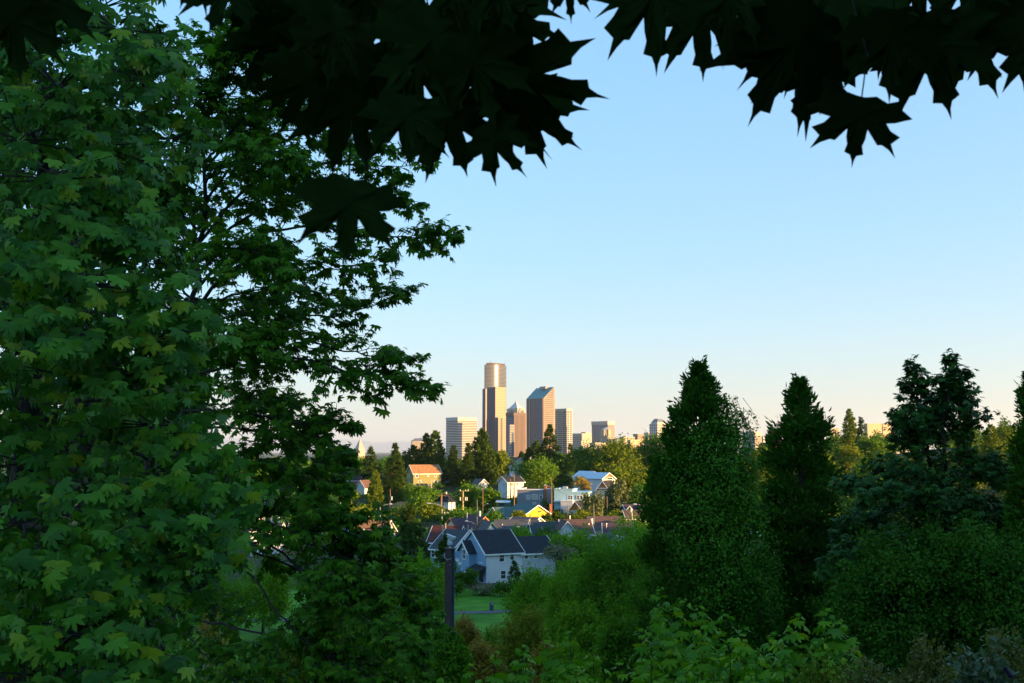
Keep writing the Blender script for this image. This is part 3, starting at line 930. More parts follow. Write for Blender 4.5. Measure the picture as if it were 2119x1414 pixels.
for c_ in (1.0, 2.0):
    H.add(MB().box(-.14, -.02, c_, c_ + .92, 0.05, 2.0), 'sliding_door', M_PANE, None)
lamp = H.add(MB().box(-.26, -.1, 3.25, 3.42, 1.55, 1.8), 'porch_lamp', T_DARK)
# right wing with the lower ridge
HW = House('', 1080.3, 1149, 1208, 1145.4, 1117, 170 + H.R(1080.3) * math.sin(R(25)), 25, 8.2, 'u', W_PALE, R_DARK, root=H.root)
for px, w in ((1088.5, .62), (1108, .62)):
    HW.win(px, 1151, w, .9)
H.pipe(1008, 1103, .55); H.pipe(964, 1096, .9)
for i, (px, py) in enumerate(((946, 1158), (951.5, 1165.5))):
    p = at(px, py, 168.5)
    d = MB(); n = 10
    rim = [(0.36 * math.cos(6.283 * j / n), 0, 0.36 * math.sin(6.283 * j / n)) for j in range(n)]
    for j in range(n):
        d.poly([rim[j], rim[(j + 1) % n], (0, 0.14, 0)])
    d.tube([(0, .14, 0), (0, .5, -.5), (0, .5, -1.4)], .03, 5).tube([(0, .1, 0), (-.1, -.25, -.1)], .02, 4)
    o = d.build('satellite_dish', T_WHITE); o.location = p; o.rotation_euler = (R(12), 0, R(-20))
    tag(o, ('upper', 'lower')[i] + ' pale satellite dish on the light blue house', 'satellite dish', 'satellite dishes')

H = House('slate-roofed blue house tucked behind the pale grey house', 894, 938, 1166, 1135, 1101, 186, -28, 11, 'u', W_BLUE, R_SLATE)
H.win(898.5, 1145, .75, 1.3); H.win(906, 1145, .75, 1.3); H.pipe(934, 1098, .7)
H = House('house with dark red-brown roof behind the shaded conifer', 888, 945, 1146, 1122, 1093, 208, -10, 10, 'u', W_GREY, R_RED)
H.pipe(914, 1087, .4)
H = House('cream gabled house with orange trim and plum roof, behind the pale grey house', 983, 1022, 1120, 1093, 1071, 216, 24, 9, 'w', W_CREAM, R_PURPLE, T_ORANGE)
H.slab_on('gable_vent', T_ORANGE, H.L / 2 - .3, H.L / 2 + .3, .12, H.z(1084), H.z(1079))
House('', 948, 983, 1120, 1096, 1076, 220, 24, 8, 'u', W_CREAM, R_PURPLE, T_ORANGE, root=H.root)
H.win(998, 1106, 1.2, 1.2, split=1); H.pipe(983, 1065, .5); H.pipe(973, 1088, .1)
H = House('grey-brown roofed house with a teal-trimmed white gable', 1022, 1106, 1125, 1106, 1080, 214, -6, 10, 'u', W_PALE, R_GREY, T_TEAL)
House('', 1005, 1031, 1125, 1100, 1082, 208, 14, 8, 'w', W_BLUE, R_GREY, T_TEAL, root=H.root)
H.pipe(1036, 1088, .3); H.pipe(1091, 1078, .4)
H = House('low dark roofed house with a skylit gable end below the yellow house', 1050, 1100, 1098, 1085, 1073, 226, -22, 8, 'u', W_PALE, R_SLATE)
H = House('slate grey roofed house with a tiny white dormer', 1105, 1166, 1128, 1112, 1085, 205, 8, 10, 'u', W_PALE, R_SLATE)
House('', 1117, 1124, 1115, 1102, 1093, 203, 8, 3, 'w', W_WHITE, R_SLATE, root=H.root)
H = House('wide brown roofed house with a small white front gable', 1166, 1226, 1125, 1106, 1080, 206, 5, 10, 'u', W_PALE, R_BROWN)
House('', 1160, 1186, 1110, 1096, 1080, 204, 10, 5, 'w', W_WHITE, R_BROWN, root=H.root); H.pipe(1222, 1087, .3)
H = House('brown roofed house with green-edged cream gable, behind the street lamp pole', 1224, 1285, 1112, 1094, 1073, 224, 4, 10, 'u', W_CREAM, R_BROWN, T_TEAL)
House('', 1268, 1287, 1105, 1090, 1078, 221, -20, 5, 'w', W_CREAM, R_BROWN, T_TEAL, root=H.root); H.pipe(1182, 1070, .3)
H = House('plum brown roofed house right of the brown ones, above the green trees', 1249, 1306, 1128, 1109, 1087, 206, -4, 9, 'u', W_PALE, R_PURPLE)
H.pipe(1254, 1086, .3)
H = House('little pale blue gable peeping over the green treetops', 1262, 1286, 1140, 1123, 1108, 178, 6, 7, 'w', W_SKYBLUE, R_GREY)
H.win(1274, 1124, .5, .8); H.win(1279, 1124, .3, .6)
H = House('low house with a sunlit tan shingle roof left of the dark conifer', 724, 795, 1118, 1107, 1081, 232, -9, 11, 'u', W_PALE, R_TAN)
House('', 738, 775, 1118, 1108, 1096, 226, -9, 6, 'w', W_PALE, R_PURPLE, root=H.root); H.pipe(748, 1071, .6)
H = House('dark grey roofed house left of the tan roof, behind branches', 686, 724, 1112, 1099, 1078, 238, 10, 9, 'u', W_PALE, R_SLATE); H.pipe(713, 1076, .5)

H = House('bright yellow gabled house with teal-grey roof', 1089, 1137, 1094, 1064, 1047, 262, 24, 12, 'w', W_YELLOW, R_TEAL, name='yellow_house', group=None)
House('', 1036, 1089, 1094, 1071, 1053, 266, 24, 9, 'u', W_BROWN if False else W_CEDAR, R_TEAL, root=H.root)
H.slab_on('louvre_vent', T_DARK, H.R(1113), H.R(1120), .1, H.z(1061), H.z(1058))
H.win(1121, 1081, .8, 1.0, pane=M_PANE_WARM)
b_ = at(1140, 1073, 266)
t = thing('brick_chimney', 'tall red brick chimney stack beside the yellow house', 'chimney', b_)
MB().box(-.36, .36, -.36, .36, -3, 3.75).build('stack', M_CHIM, t)
MB().box(-.43, .43, -.43, .43, 3.5, 3.7).build('cap', M_CHIM, t)

def flat(label, pc, p1, base, top, Y, psi, W, wall, cornice, name='flat_roofed_building'):
    H = House.__new__(House)
    H.k = Y / FPX; H.Y, H.pc, H.psi, H.W = Y, pc, R(psi), W
    H.L = (p1 - pc) * H.k / math.cos(H.psi)
    c = at(pc, base, Y)
    H.root = thing(name, label, 'building', c, H.psi)
    H.M = Matrix.Identity(4); H.zb = c.z; H.trim = T_WHITE
    H.he = H.hr = H.z(top)
    MB().box(0, H.L, 0, W, min(-1, gz(c.x, c.y) - c.z - 1), H.he).build('wall', wall, H.root)
    MB().box(-.12, H.L + .12, -.12, .25, H.he, H.he + .28).box(-.12, .25, .25, W + .12, H.he, H.he + .28).box(H.L - .13, H.L + .12, .25, W + .12, H.he, H.he + .28).build('parapet', cornice, H.root)
    MB().box(.3, H.L - .2, .3, W - .05, H.he - .2, H.he + .05).build('flat_roof', R_GREY, H.root)
    return H
H = flat('grey flat-roofed building with a white parapet and sun reflections coloured into its windows', 1070, 1123, 1058, 1014, 310, -14, 12, W_GREY, T_WHITE)
for px, py, w, h, pn in ((1093, 1029, .9, 1.1, M_PANE_WARM), (1106, 1028, 1.5, 1.2, M_PANE_WARM), (1118.5, 1029, .75, 1.2, M_PANE), (1105.5, 1043, .75, .8, M_PANE_WARM)):
    H.win(px, py, w, h, pane=pn)
H.chim(1127, 1006, 5, v=.05, dz=8)
H = flat('pale blue flat-roofed building with two white-framed double windows', 1147, 1184, 1064, 1013.5, 302, -15, 11, W_SKYBLUE, W_SKYBLUE)
H.win(1181.5, 1029.5, .62, 1.0, split=0); H.win(1176.8, 1029.5, .62, 1.0)
MB().box(H.L + .02, H.L + H.R(1216) - H.R(1184), .05, 11, -2, H.z(1017.5)).build('side_wing', W_SKYBLUE, H.root)
H.win(1195, 1029, .62, 1.0); H.win(1201, 1029, .62, 1.0)
MB().box(H.R(1163), H.R(1187), -2.2, -.01, -2, H.z(1036)).build('front_room', W_PALE, H.root)
MB().box(H.R(1162.5), H.R(1187.5), -2.3, -.01, H.z(1036), H.z(1035)).build('front_parapet', T_WHITE, H.root)
MB().box(H.R(1147), H.R(1162), -1.4, -.01, H.z(1039), H.z(1037.5)).build('awning', R_METAL, H.root)
for px in (1150, 1156, 1164):
    MB().box(H.R(px), H.R(px + 3), -2.35 if px > 1160 else -.1, -2.2 if px > 1160 else -.01, -.6, 1.6).build('door', M_DOOR, H.root)
b = MB().box(0, 3, 0, .4, 0, .5)
MB().box(H.R(1160), H.R(1168), 3, 5, H.he + .2, H.he + .8).build('roof_vent', R_METAL, H.root)

H = House('white house with charcoal roof above the grey flat-roofed building', 1050, 1084, 1024, 998, 987.5, 345, 32, 6.0, 'u', W_PALE, R_DARK)
H.win(1043, 1004, .6, 1.1, 'L', sash=False); H.win(1059, 1003, .9, .8); H.win(1070, 1003, .7, .8)
H = House('white gabled house shining in the sun at the foot of the towers', 1062, 1091, 980, 961, 947.5, 425, 34, 11, 'w', W_WHITE, R_BROWN)
H = House('small white gable half in sun beside the dark conifers', 992, 1009, 1020, 1001, 992.5, 372, 28, 6, 'w', W_WHITE, R_GREY)
H.win(997, 1008, .6, .9)
H = House('two-storey olive house with tan roof near the hilltop', 856, 911, 1008, 980, 963, 385, 25, 8.0, 'u', W_OLIVE, R_TAN)
for px, py, w, h, fc in ((863, 985.5, 1.0, 1.0, 'F'), (885, 984, .4, .8, 'F'), (899.5, 985, .6, .9, 'F'), (900, 998, 1.2, 1.1, 'F'), (868.5, 997, 1.0, .8, 'F'), (845, 985, .9, 1.1, 'L'), (840, 985, .5, 1.1, 'L')):
    H.win(px, py, w, h, fc)
H = House('low charcoal roofed house with small white gable below the olive house', 866, 886, 1028, 1012, 1003, 362, 12, 9, 'u', W_PALE, R_DARK)
House('', 870, 887, 1028, 1019, 1010, 355, 5, 5, 'w', W_WHITE, R_SLATE, root=H.root)
H.win(877, 1017, .7, .9, 'F', sash=False)
H = House('brown hip-roofed house with a brick chimney, among yellow-green trees', 812, 850, 1066, 1045, 1035, 318, -24, 9, 'u', W_CREAM, R_TAN, hip=.9)
H.chim(845, 1029, 2.6, dz=2.5)
H = House('white house with dark hip roof behind the leaning wooden pole', 929, 942, 1070, 1039, 1024, 298, 38, 6.4, 'u', W_WHITE, R_DARK, hip=.7)
House('', 921, 930, 1070, 1060, 1054, 293, 38, 3, 'u', W_WHITE, R_DARK, root=H.root)
H.win(917, 1047, .7, 1.2, 'L'); H.chim(936, 1019, 2.4, m=W_CREAM, dz=2.5)
H = House('tall narrow tan house with dark roof and cedar gable by the birch', 1233, 1259, 1056, 1015, 996, 305, -22, 8.5, 'w', W_TAN, R_DARK, gable=W_CEDAR)
for px, py, w, h in ((1241, 1019.5, .75, 1.1), (1252, 1019.5, .75, 1.1), (1242, 1037.5, 1.2, 1.1)):
    H.win(px, py, w, h)
for py in (1010.5, 1029):
    H.slab_on('white_band', T_WHITE, -.03, H.L + .03, .06, H.z(py) - .12, H.z(py) + .12)
H = House('modern house with pale metal roof and orange gable above the tan house', 1246, 1274, 1016, 991, 979.5, 335, 30, 9, 'w', W_PALE, R_METAL, gable=W_CEDAR)
House('', 1216, 1243, 1016, 988, 976.5, 345, 30, 9, 'w', W_PALE, R_METAL, root=H.root)
H.win(1262, 991, 2.2, .6, sash=False)
H = House('little garage with cedar gable and dark roof before the blue building', 1177, 1202, 1076, 1056, 1038.5, 276, -24, 7, 'w', W_PALE, R_DARK, gable=W_CEDAR)
H = House('teal house with plum roof by the curved street lamp', 1296, 1333, 1072, 1058, 1047, 276, 6, 8, 'u', W_TEAL, R_PURPLE)
House('', 1294, 1309, 1072, 1057, 1048, 272, -8, 5, 'w', W_TEAL, R_PURPLE, root=H.root)
House('', 1321, 1337, 1072, 1057, 1048, 272, 18, 5, 'w', W_TEAL, R_PURPLE, root=H.root)
H = House('brown roofed house just below the teal one', 1296, 1345, 1092, 1074, 1059, 246, 4, 8, 'u', W_PALE, R_BROWN); H.pipe(1308, 1054, .3)
H = House('red gabled house at the left end of the hilltop', 700, 717, 1006, 995, 986, 410, 20, 9, 'w', W_RED, R_DARK)
House('', 717, 746, 1006, 995, 985, 412, 5, 8, 'u', W_RED, R_DARK, root=H.root)
H = House('pale gabled house with brown roof, left of the tall spruce', 738, 757, 1020, 1008, 994.5, 385, -26, 9, 'w', W_PALE, R_BROWN)
H = House('small pale garage with a dark door among bushes', 703, 718, 1056, 1041, 1033, 305, 8, 6, 'w', W_PALE, R_SLATE)
H.slab_on('garage_door', T_DARK, H.L * .45, H.L * .85, .08, 0, 2.0)
H = House('cream house with brown hip roof glimpsed through the maple branches', 548, 573, 1046, 1032, 1020, 335, 10, 8, 'u', W_CREAM, R_BROWN, hip=.6)
H = House('white house in full sun seen through the maple branches', 538, 578, 1095, 1062, 1045, 270, 24, 9, 'w', W_WHITE, R_GREY)
H = House('blue-grey roofed white house low behind the maple limb', 524, 580, 1118, 1100, 1086, 225, 6, 9, 'u', W_WHITE, R_SLATE)
H = House('grey clapboard house corner showing between the two dark cedars', 1577, 1640, 1118, 1079, 1056, 172, 20, 9, 'u', W_PALE, R_GREY, group=None)
H.slab_on('corner_board', T_WHITE, -.04, .14, .06, -.4, H.he)
H = House('dark roofed house deep in the trees left of the maple limb', 600, 680, 1122, 1104, 1084, 245, 4, 9, 'u', W_PALE, R_PURPLE)
# ---------------------------------------------------------------- poles, lamps, wires, vehicles, park things
M_POLE = mat('weathered_pole_wood', (0.20, 0.125, 0.065), 0.9, 0.25, 2)
M_POLE_PALE = mat('pale_lamp_steel', (0.45, 0.47, 0.48), 0.45, 0.08, 2, 0.3)
M_POLE_DARK = mat('dark_steel_pole', (0.09, 0.10, 0.115), 0.5, 0.1, 2, 0.2)
M_XFMR = mat('transformer_grey', (0.42, 0.50, 0.55), 0.5, 0.1, 2)
M_INS = mat('white_porcelain', (0.7, 0.66, 0.6), 0.3, 0.05)
M_WIRE = mat('black_cable', (0.05, 0.05, 0.055), 0.6, 0.1)
TOPS = {}
def pole(key, label, px, top, base, Y, r=.14, arm=0, lamp=0, box=None, m=M_POLE, lean=0, ins=0, lampz=None):
    p = at(px, base, Y)
    h = at(px, top, Y).z - p.z
    zg = min(p.z, gz(p.x, p.y)) - .5
    name = 'street_lamp' if lamp and m is not M_POLE else 'utility_pole'
    t = thing(name, label, 'street lamp' if name == 'street_lamp' else 'utility pole', p, 0, 'poles and lamps on the hill')
    MB().tube([(0, 0, zg - p.z), (lean * h * .5, 0, h * .5), (lean * h, 0, h)], [r * 1.15, r, r * .8], 8).build('pole', m, t)
    TOPS[key] = Vector((p.x + lean * h, p.y, p.z + h))
    if arm:
        for j in range(abs(arm)):
            MB().box(-1.2 + lean * h, 1.2 + lean * h, -.18 - .06, -.12, h - .45 - j * 1.3, h - .32 - j * 1.3).build('crossarm', m, t)
    if ins:
        me = MB().tube([(0, 0, 0), (0, 0, .3)], [.13, .1], 6).mesh('insulator', M_INS)
        for q in (-.8, .75, 1.5)[:ins]:
            obj('insulator', me, t, (q, -.2, h + .05))
        me = MB().box(-.14, .14, -.14, .14, -.5, .5).mesh('cutout_box', M_INS)
        for q in (-.75, .75, 1.2):
            obj('cutout_box', me, t, (q, -.3, h - 2.3))
        MB().box(-1.1, 1.8, -.14, -.05, h - .1, h).build('crossarm', m, t)
    if lamp:
        zl = h if lampz is None else at(px, lampz, Y).z - p.z
        L = lamp
        s_ = 1 if L > 0 else -1
        MB().tube([(0, 0, zl - .7), (L * .5, 0, zl - .12), (L * .85, 0, zl)], [.06, .05, .045], 6).build('arm', M_POLE_PALE, t)
        MB().tube([(L * .8, 0, zl + .02), (L * .88, 0, zl + .04), (L * 1.05, 0, zl + .03), (L * 1.15, 0, zl)], [.05, .15, .17, .06], 8).build('lamp_head', M_POLE_PALE, t)
    if box:
        dx, z0, hh, rr = box
        MB().tube([(dx, -.1, h - z0), (dx, -.1, h - z0 - hh)], rr, 10).build('transformer', M_XFMR, t)
    return t
pole('a', 'tall wooden utility pole with transformer left of the tan roof', 807, 1012, 1062, 300, .13, 0, 0, (.45, 2.2, 1.1, .22))
pole('b', 'pale street lamp with a long curved arm among yellow-green bushes', 786.5, 1050, 1084, 250, .09, lamp=2.6, lampz=1043.5, m=M_POLE_PALE)
pole('c', 'wooden pole with a short lamp arm before the olive house', 867, 972, 1005, 360, .13, lamp=2.0, lampz=997.5)
pole('d', 'sunlit white pole standing at the right of the olive house', 893, 992, 1014, 365, .12, m=M_POLE_PALE)
pole('e', 'thick leaning wooden pole with crooked crossarm catching the sun', 911, 1023, 1076, 285, .3, arm=1, lean=.045)
pole('f', 'slim white lamp pole in front of the thick wooden pole', 914.5, 1054, 1094, 262, .11, lamp=-3.6, lampz=1042, m=M_POLE_PALE)
pole('g', 'golden pole with white insulators in front of green foliage', 958, 1016, 1056, 295, .2, m=mat('sunlit_pine_pole', (.45, .34, .16), .8, .15, 2), ins=3)  # sunlight is put into this pole's golden wood colour
pole('h', 'thin wooden pole below the small white gable', 999, 1009, 1056, 300, .13, lamp=1.4, lampz=1043)
pole('i', 'dark steel pole with grey transformer rising before the cream gable', 987, 1034, 1116, 205, .12, m=M_POLE_DARK, box=(.55, 2.3, 1.05, .24))
pole('j', 'dark lamp pole leaning over the plum roof of the cream gabled house', 985, 1083, 1118, 203, .06, lamp=-2.0, lampz=1079, m=M_POLE_DARK)
pole('k', 'tall wooden pole in front of the white house with charcoal roof', 1064, 979, 1057, 290, .16, lamp=-.8, lampz=984)
pole('l', 'shorter wooden pole just left of the tall one by the white house', 1056, 992, 1022, 320, .16)
pole('m', 'dark lamp pole above the slate roofs with its arm to the west', 1097, 1065, 1110, 208, .13, lamp=-2.5, lampz=1091, m=M_POLE_DARK)
pole('n', 'tall wooden pole with curved lamp arm by the pale blue building', 1141.5, 987, 1044, 280, .14, lamp=-1.9, lampz=1004.5)
pole('o', 'wooden pole with lamp bracket behind the brown roofs', 1229, 1046, 1100, 212, .11, m=M_POLE_DARK, box=(-.4, 2.7, 1.1, .24))
pole('p', 'tall sunlit wooden pole between the tan house and the birch', 1263, 1009, 1066, 285, .14, lamp=.6, lampz=1013)
pole('q', 'shorter wooden pole hard left of the tall one by the birch', 1256.5, 1027, 1070, 278, .12)
pole('r', 'plain wooden post beside the cedar gabled garage', 1175, 1046, 1074, 262, .12)
pole('s', 'plain wooden post above the brown roofed houses', 1246.5, 1054, 1074, 258, .11)
pole('t', 'street lamp with long drooping arm over the teal house', 1338, 1050, 1090, 240, .08, lamp=-2.8, lampz=1044, m=M_POLE_PALE)
pole('u', 'white vent-like pole on the hill beside the dark cedar', 1308, 1054, 1072, 238, .09, m=M_POLE_PALE)
pole('v', 'weathered pole among the treetops under the teal-roofed tower', 1100, 945, 975, 400, .14, box=(-.5, .2, .9, .25))
pole('w', 'wooden pole between the hospital and the dark cedar', 1570, 915, 950, 380, .16)
pole('x', 'thin pale flagpole left of the lone poplar', 1732, 907, 922, 520, .1, m=M_POLE_PALE)

def wire(a, b_, sag, label):
    pts = []
    for i in range(13):
        t = i / 12
        p = a.lerp(b_, t); p.z -= sag * 4 * t * (1 - t)
        pts.append(p)
    o = MB().tube(pts, .032, 4).build('power_line', M_WIRE)
    tag(o, label, 'cable', 'power lines')
dn = lambda k, d=0: TOPS[k] - Vector((0, 0, d))
wire(dn('k', .3), dn('n', 2.5), 1.0, 'thin power line sagging from the tall pole to the lamp pole')
wire(dn('h', 4), dn('k', 4.2), .8, 'thin power line across the trees below the white house')
wire(dn('h', 5), dn('k', 5.4), .9, 'lower power line strung below its twin past the white house')
wire(dn('n', 3), dn('p', 4), 1.2, 'power line across the front of the pale blue building')
wire(dn('p', 3), dn('t', -1), .9, 'power line running off behind the dark cedar')
wire(dn('e', .3), dn('g', .3), .9, 'short power line between the thick pole and the golden pole')

# the park: I-beam post with its camera, litter bin, fence, house plants
M_BEAM = mat('rusty_dark_steel', (0.08, 0.052, 0.05), 0.6, 0.3, 3, 0.2, bump=.2, bscale=20)
M_BEAM2 = mat('blue_grey_steel_paint', (0.10, 0.14, 0.18), 0.55, 0.15, 3)
M_CAM = mat('camera_white_plastic', (0.55, 0.60, 0.64), 0.4, 0.05)
p = at(931, 1136, 40)
zb = gz(p.x, p.y) - .4
hB = p.z - zb
t = thing('steel_post', 'dark steel beam post topped with a white security camera', 'post', (p.x, p.y, zb), R(-28))
MB().box(-.14, .14, -.135, -.115, 0, hB).build('flange', M_BEAM, t)
MB().box(-.14, .14, .115, .135, 0, hB).build('flange', M_BEAM2, t)
MB().box(-.012, .012, -.115, .115, 0, hB).build('web', M_BEAM2, t)
MB().box(-.17, .17, -.165, .165, hB, hB + .03).build('cap_plate', M_BEAM, t)
MB().tube([(.16, -.15, hB - .35), (.0, -.2, hB - .42), (-.16, -.16, hB - .3), (-.17, 0, hB - .05)], .012, 5).build('cable', M_CAM, t)
b = MB().box(.07, .1, -.14, -.136, hB - .62, hB - .59).build('bolt', M_CAM, t)
c = thing('security_camera', 'white weathered security camera pointing right, on top of the steel post', 'camera', (p.x, p.y, zb + hB + .03), R(-20))
MB().tube([(0, 0, 0), (0, 0, .1)], [.05, .04], 8).build('stem', M_CAM, c)
MB().tube([(0, 0, .09), (0, 0, .13), (0, 0, .2), (0, 0, .26)], [.075, .1, .1, .07], 10).build('pan_base', M_CAM, c)
MB().box(-.08, .08, -.05, .05, .24, .34).build('yoke', M_CAM, c)
h_ = MB().tube([(-.11, 0, .46), (-.09, 0, .455), (.16, 0, .37), (.2, 0, .355)], [.05, .075, .075, .06], 10).build('camera_body', M_CAM, c)
MB().slab((-.14, -.085, .555), (.24, -.085, .425), (.24, .085, .425), (-.14, .085, .555), .012).build('sun_shield', M_CAM, c)

q = Vector((-2.62, 141.2, 0)); q.x = (1018 - 1059.5) / FPX * 141.2 * 1.0; q.z = gz(q.x, q.y) + .03
M_BIN = mat('blue_grey_bin', (0.035, 0.06, 0.085), 0.45, 0.15, 4)
t = thing('litter_bin', 'round-topped blue-grey litter bin beside the park path', 'litter bin', q, R(20))
MB().tube([(0, 0, 0), (0, 0, .05), (0, 0, .75), (0, 0, .8)], [.27, .3, .3, .27], 14).build('body', M_BIN, t)
MB().tube([(0, 0, .8), (0, 0, 1.0), (0, 0, 1.1), (0, 0, 1.15)], [.31, .3, .22, .08], 14).build('hood', M_BIN, t)
MB().box(-.16, .16, -.32, -.25, .84, .97).build('flap', M_POLE_PALE, t)
MB().box(-.05, .05, -.05, .05, -.5, .02).build('foot', M_BIN, t)

M_FENCE = mat('weathered_fence_board', (0.13, 0.10, 0.085), 0.9, 0.3, 2)
M_FENCE2 = mat('blue_fence_board', (0.10, 0.16, 0.22), 0.8, 0.15, 2)
fy = 164.0
t = thing('wooden_fence', 'low weathered board fence below the pale grey house', 'fence', at(945, 1217, fy))
fx0, fx1 = at(945, 1217, fy).x, at(1048, 1217, fy).x
me1 = MB().box(-.16, .16, -.012, .012, 0.05, .66).mesh('board', M_FENCE)
me2 = MB().box(-.16, .16, -.012, .012, 0.05, .66).mesh('board', M_FENCE2)
n = int((fx1 - fx0) / .345)
for i in range(n):
    obj('board', me2 if i > n * .62 else me1, t, (i * .345, 0, .02 * random.random()))
mp = MB().box(-.06, .06, -.06, .06, -1.2, .85).mesh('fence_post', M_FENCE)
for i in range(5):
    obj('fence_post', mp, t, ((fx1 - fx0) * i / 4, .1, 0))
MB().box(-.1, fx1 - fx0, .0, .1, .68, .76).build('top_rail', M_FENCE, t)

def car(label, px, base, Y, yaw, col):
    m = mat('car_paint', col, 0.25, 0.05, spec=.7)
    p = at(px, base, Y)
    t = thing('parked_car', label, 'car', p, R(yaw))
    b = MB(); Lc, wc = 4.4, 1.8
    side = [(-2.2, .35), (2.2, .35), (2.2, .75), (1.5, .92), (-1.9, .98), (-2.2, .8)]
    b.v = [(x, -wc / 2, z) for x, z in side] + [(x, wc / 2, z) for x, z in side]
    b.f = [[0, 1, 2, 3, 4, 5], [11, 10, 9, 8, 7, 6]] + [[(i + 1) % 6, i, 6 + i, 6 + (i + 1) % 6] for i in range(6)]
    b.build('body', m, t)
    b = MB(); cab = [(-1.75, .96), (1.0, .94), (.35, 1.42), (-1.2, 1.45)]
    b.v = [(x, -wc / 2 + (.06 if z < 1 else .2), z) for x, z in cab] + [(x, wc / 2 - (.06 if z < 1 else .2), z) for x, z in cab]
    b.f = [[0, 1, 2, 3], [7, 6, 5, 4]] + [[(i + 1) % 4, i, 4 + i, 4 + (i + 1) % 4] for i in range(4)]
    b.build('windows', M_PANE, t)
    MB().box(-1.2, .35, -.68, .68, 1.43, 1.48).build('roof', m, t)
    wh = MB().tube([(0, -.11, 0), (0, .11, 0)], .33, 12).mesh('wheel', T_DARK)
    hb = MB().tube([(0, -.13, 0), (0, -.11, 0)], .2, 8).mesh('rim', M_PIPE)
    for x in (-1.35, 1.35):
        for y in (-.8, .8):
            w = obj('wheel', wh, t, (x, y, .33)); obj('rim', hb, w)
    for y in (-.62, .62):
        MB().box(2.16, 2.22, y - .2, y + .2, .62, .76).build('headlight', M_CAM, t)
        MB().box(-2.22, -2.16, y - .2, y + .2, .7, .86).build('tail_light', M_DOOR, t)
    return t
car('dark blue parked car at the kerb left of the teal-grey roof', 1028, 1063, 285, 118, (0.03, 0.06, 0.10))
p = at(1043, 1058, 300)
t = thing('parked_truck', 'parked green and red truck with a white roof behind the parked car', 'truck', p, R(-12))
MB().box(-1.9, 1.9, -1.1, 1.1, .5, 1.0).build('chassis', mat('red_truck_paint', (0.45, 0.05, 0.02), .4), t)
MB().box(-1.85, 1.85, -1.05, 1.05, 1.0, 2.7).build('body', mat('green_truck_paint', (0.02, 0.12, 0.10), .4), t)
MB().slab((-2.3, -1.5, 2.75), (1.9, -1.3, 2.55), (1.9, 1.1, 3.0), (-2.3, 1.1, 3.2), .08).build('roof', mat('pale_truck_roof', (.6, .68, .72), .5), t)
MB().box(-1.2, .2, -1.09, -1.05, 1.5, 2.3).build('window', M_PANE, t)
wh = MB().tube([(0, -.13, 0), (0, .13, 0)], .45, 12).mesh('wheel', T_DARK)
for x in (-1.3, 1.3):
    for y in (-.95, .95):
        obj('wheel', wh, t, (x, y, .3))
# ---------------------------------------------------------------- trees and bushes
L_SPRUCE = leafmat('spruce_needles', (0.024, 0.062, 0.008), (0.075, 0.13, 0.014), rough=.7, trans=.15, spec=.08)
L_CEDAR = leafmat('cedar_sprays', (0.016, 0.072, 0.005), (0.060, 0.165, 0.009), rough=.7, trans=.2, spec=.08)
L_GREEN = leafmat('broad_green_leaves', (0.034, 0.115, 0.008), (0.100, 0.215, 0.012), rough=.6, trans=.3, spec=.12)
L_FRESH = leafmat('fresh_green_leaves', (0.045, 0.135, 0.006), (0.13, 0.235, 0.010), rough=.6, trans=.3, spec=.12)
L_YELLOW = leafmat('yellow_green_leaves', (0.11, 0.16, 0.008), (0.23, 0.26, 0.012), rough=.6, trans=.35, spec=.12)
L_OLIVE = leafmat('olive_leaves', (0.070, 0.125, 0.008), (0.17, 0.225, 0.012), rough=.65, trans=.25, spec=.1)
L_ORANGE = leafmat('rusty_leaves', (0.20, 0.185, 0.012), (0.34, 0.20, 0.015), (0.15, 0.20, 0.014), rough=.6, trans=.3)
L_BIRCH = leafmat('birch_leaves', (0.06, 0.09, 0.025), (0.12, 0.15, 0.04), rough=.55, trans=.3)
L_IVY = leafmat('ivy_leaves', (0.030, 0.135, 0.010), (0.10, 0.26, 0.016), rough=.6, trans=.25, spec=.07)
L_PALE = leafmat('pale_dry_leaves', (0.12, 0.13, 0.06), (0.22, 0.22, 0.11), rough=.7, trans=.2)
L_LUSH = leafmat('lush_green_leaves', (0.075, 0.225, 0.010), (0.21, 0.39, 0.016), rough=.6, trans=.4, spec=.06)
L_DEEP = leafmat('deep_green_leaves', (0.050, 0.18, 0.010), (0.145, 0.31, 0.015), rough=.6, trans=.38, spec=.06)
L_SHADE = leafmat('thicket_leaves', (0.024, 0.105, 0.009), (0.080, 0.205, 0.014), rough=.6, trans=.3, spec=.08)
M_BARK = mat('grey_brown_bark', (0.035, 0.026, 0.020), 0.95, 0.35, 3, bump=.5, bscale=12)
M_BARK_PALE = mat('pale_birch_bark', (0.30, 0.27, 0.23), 0.9, 0.25, 3)

def frames(n, d):
    """Rotation columns (right, along, normal) from normals n and pointing directions d."""
    y = norm(d)
    z = norm(n - (n * y).sum(1, keepdims=True) * y)
    x = np.cross(y, z)
    return x, y, z

def scatter(tv, tf, P, nrm, dr, size):
    """Copies of a little template (verts tv: x right, y along, z normal) at points P."""
    x, y, z = frames(nrm, dr)
    sz = np.asarray(size).reshape(-1, 1)
    V = (P[:, None, :] + (x[:, None, :] * tv[None, :, 0:1] + y[:, None, :] * tv[None, :, 1:2] + z[:, None, :] * tv[None, :, 2:3]) * sz[:, None, :])
    F_ = tf[None] + (np.arange(len(P)) * len(tv))[:, None, None]
    return V.reshape(-1, 3), F_.reshape(-1, tf.shape[1])

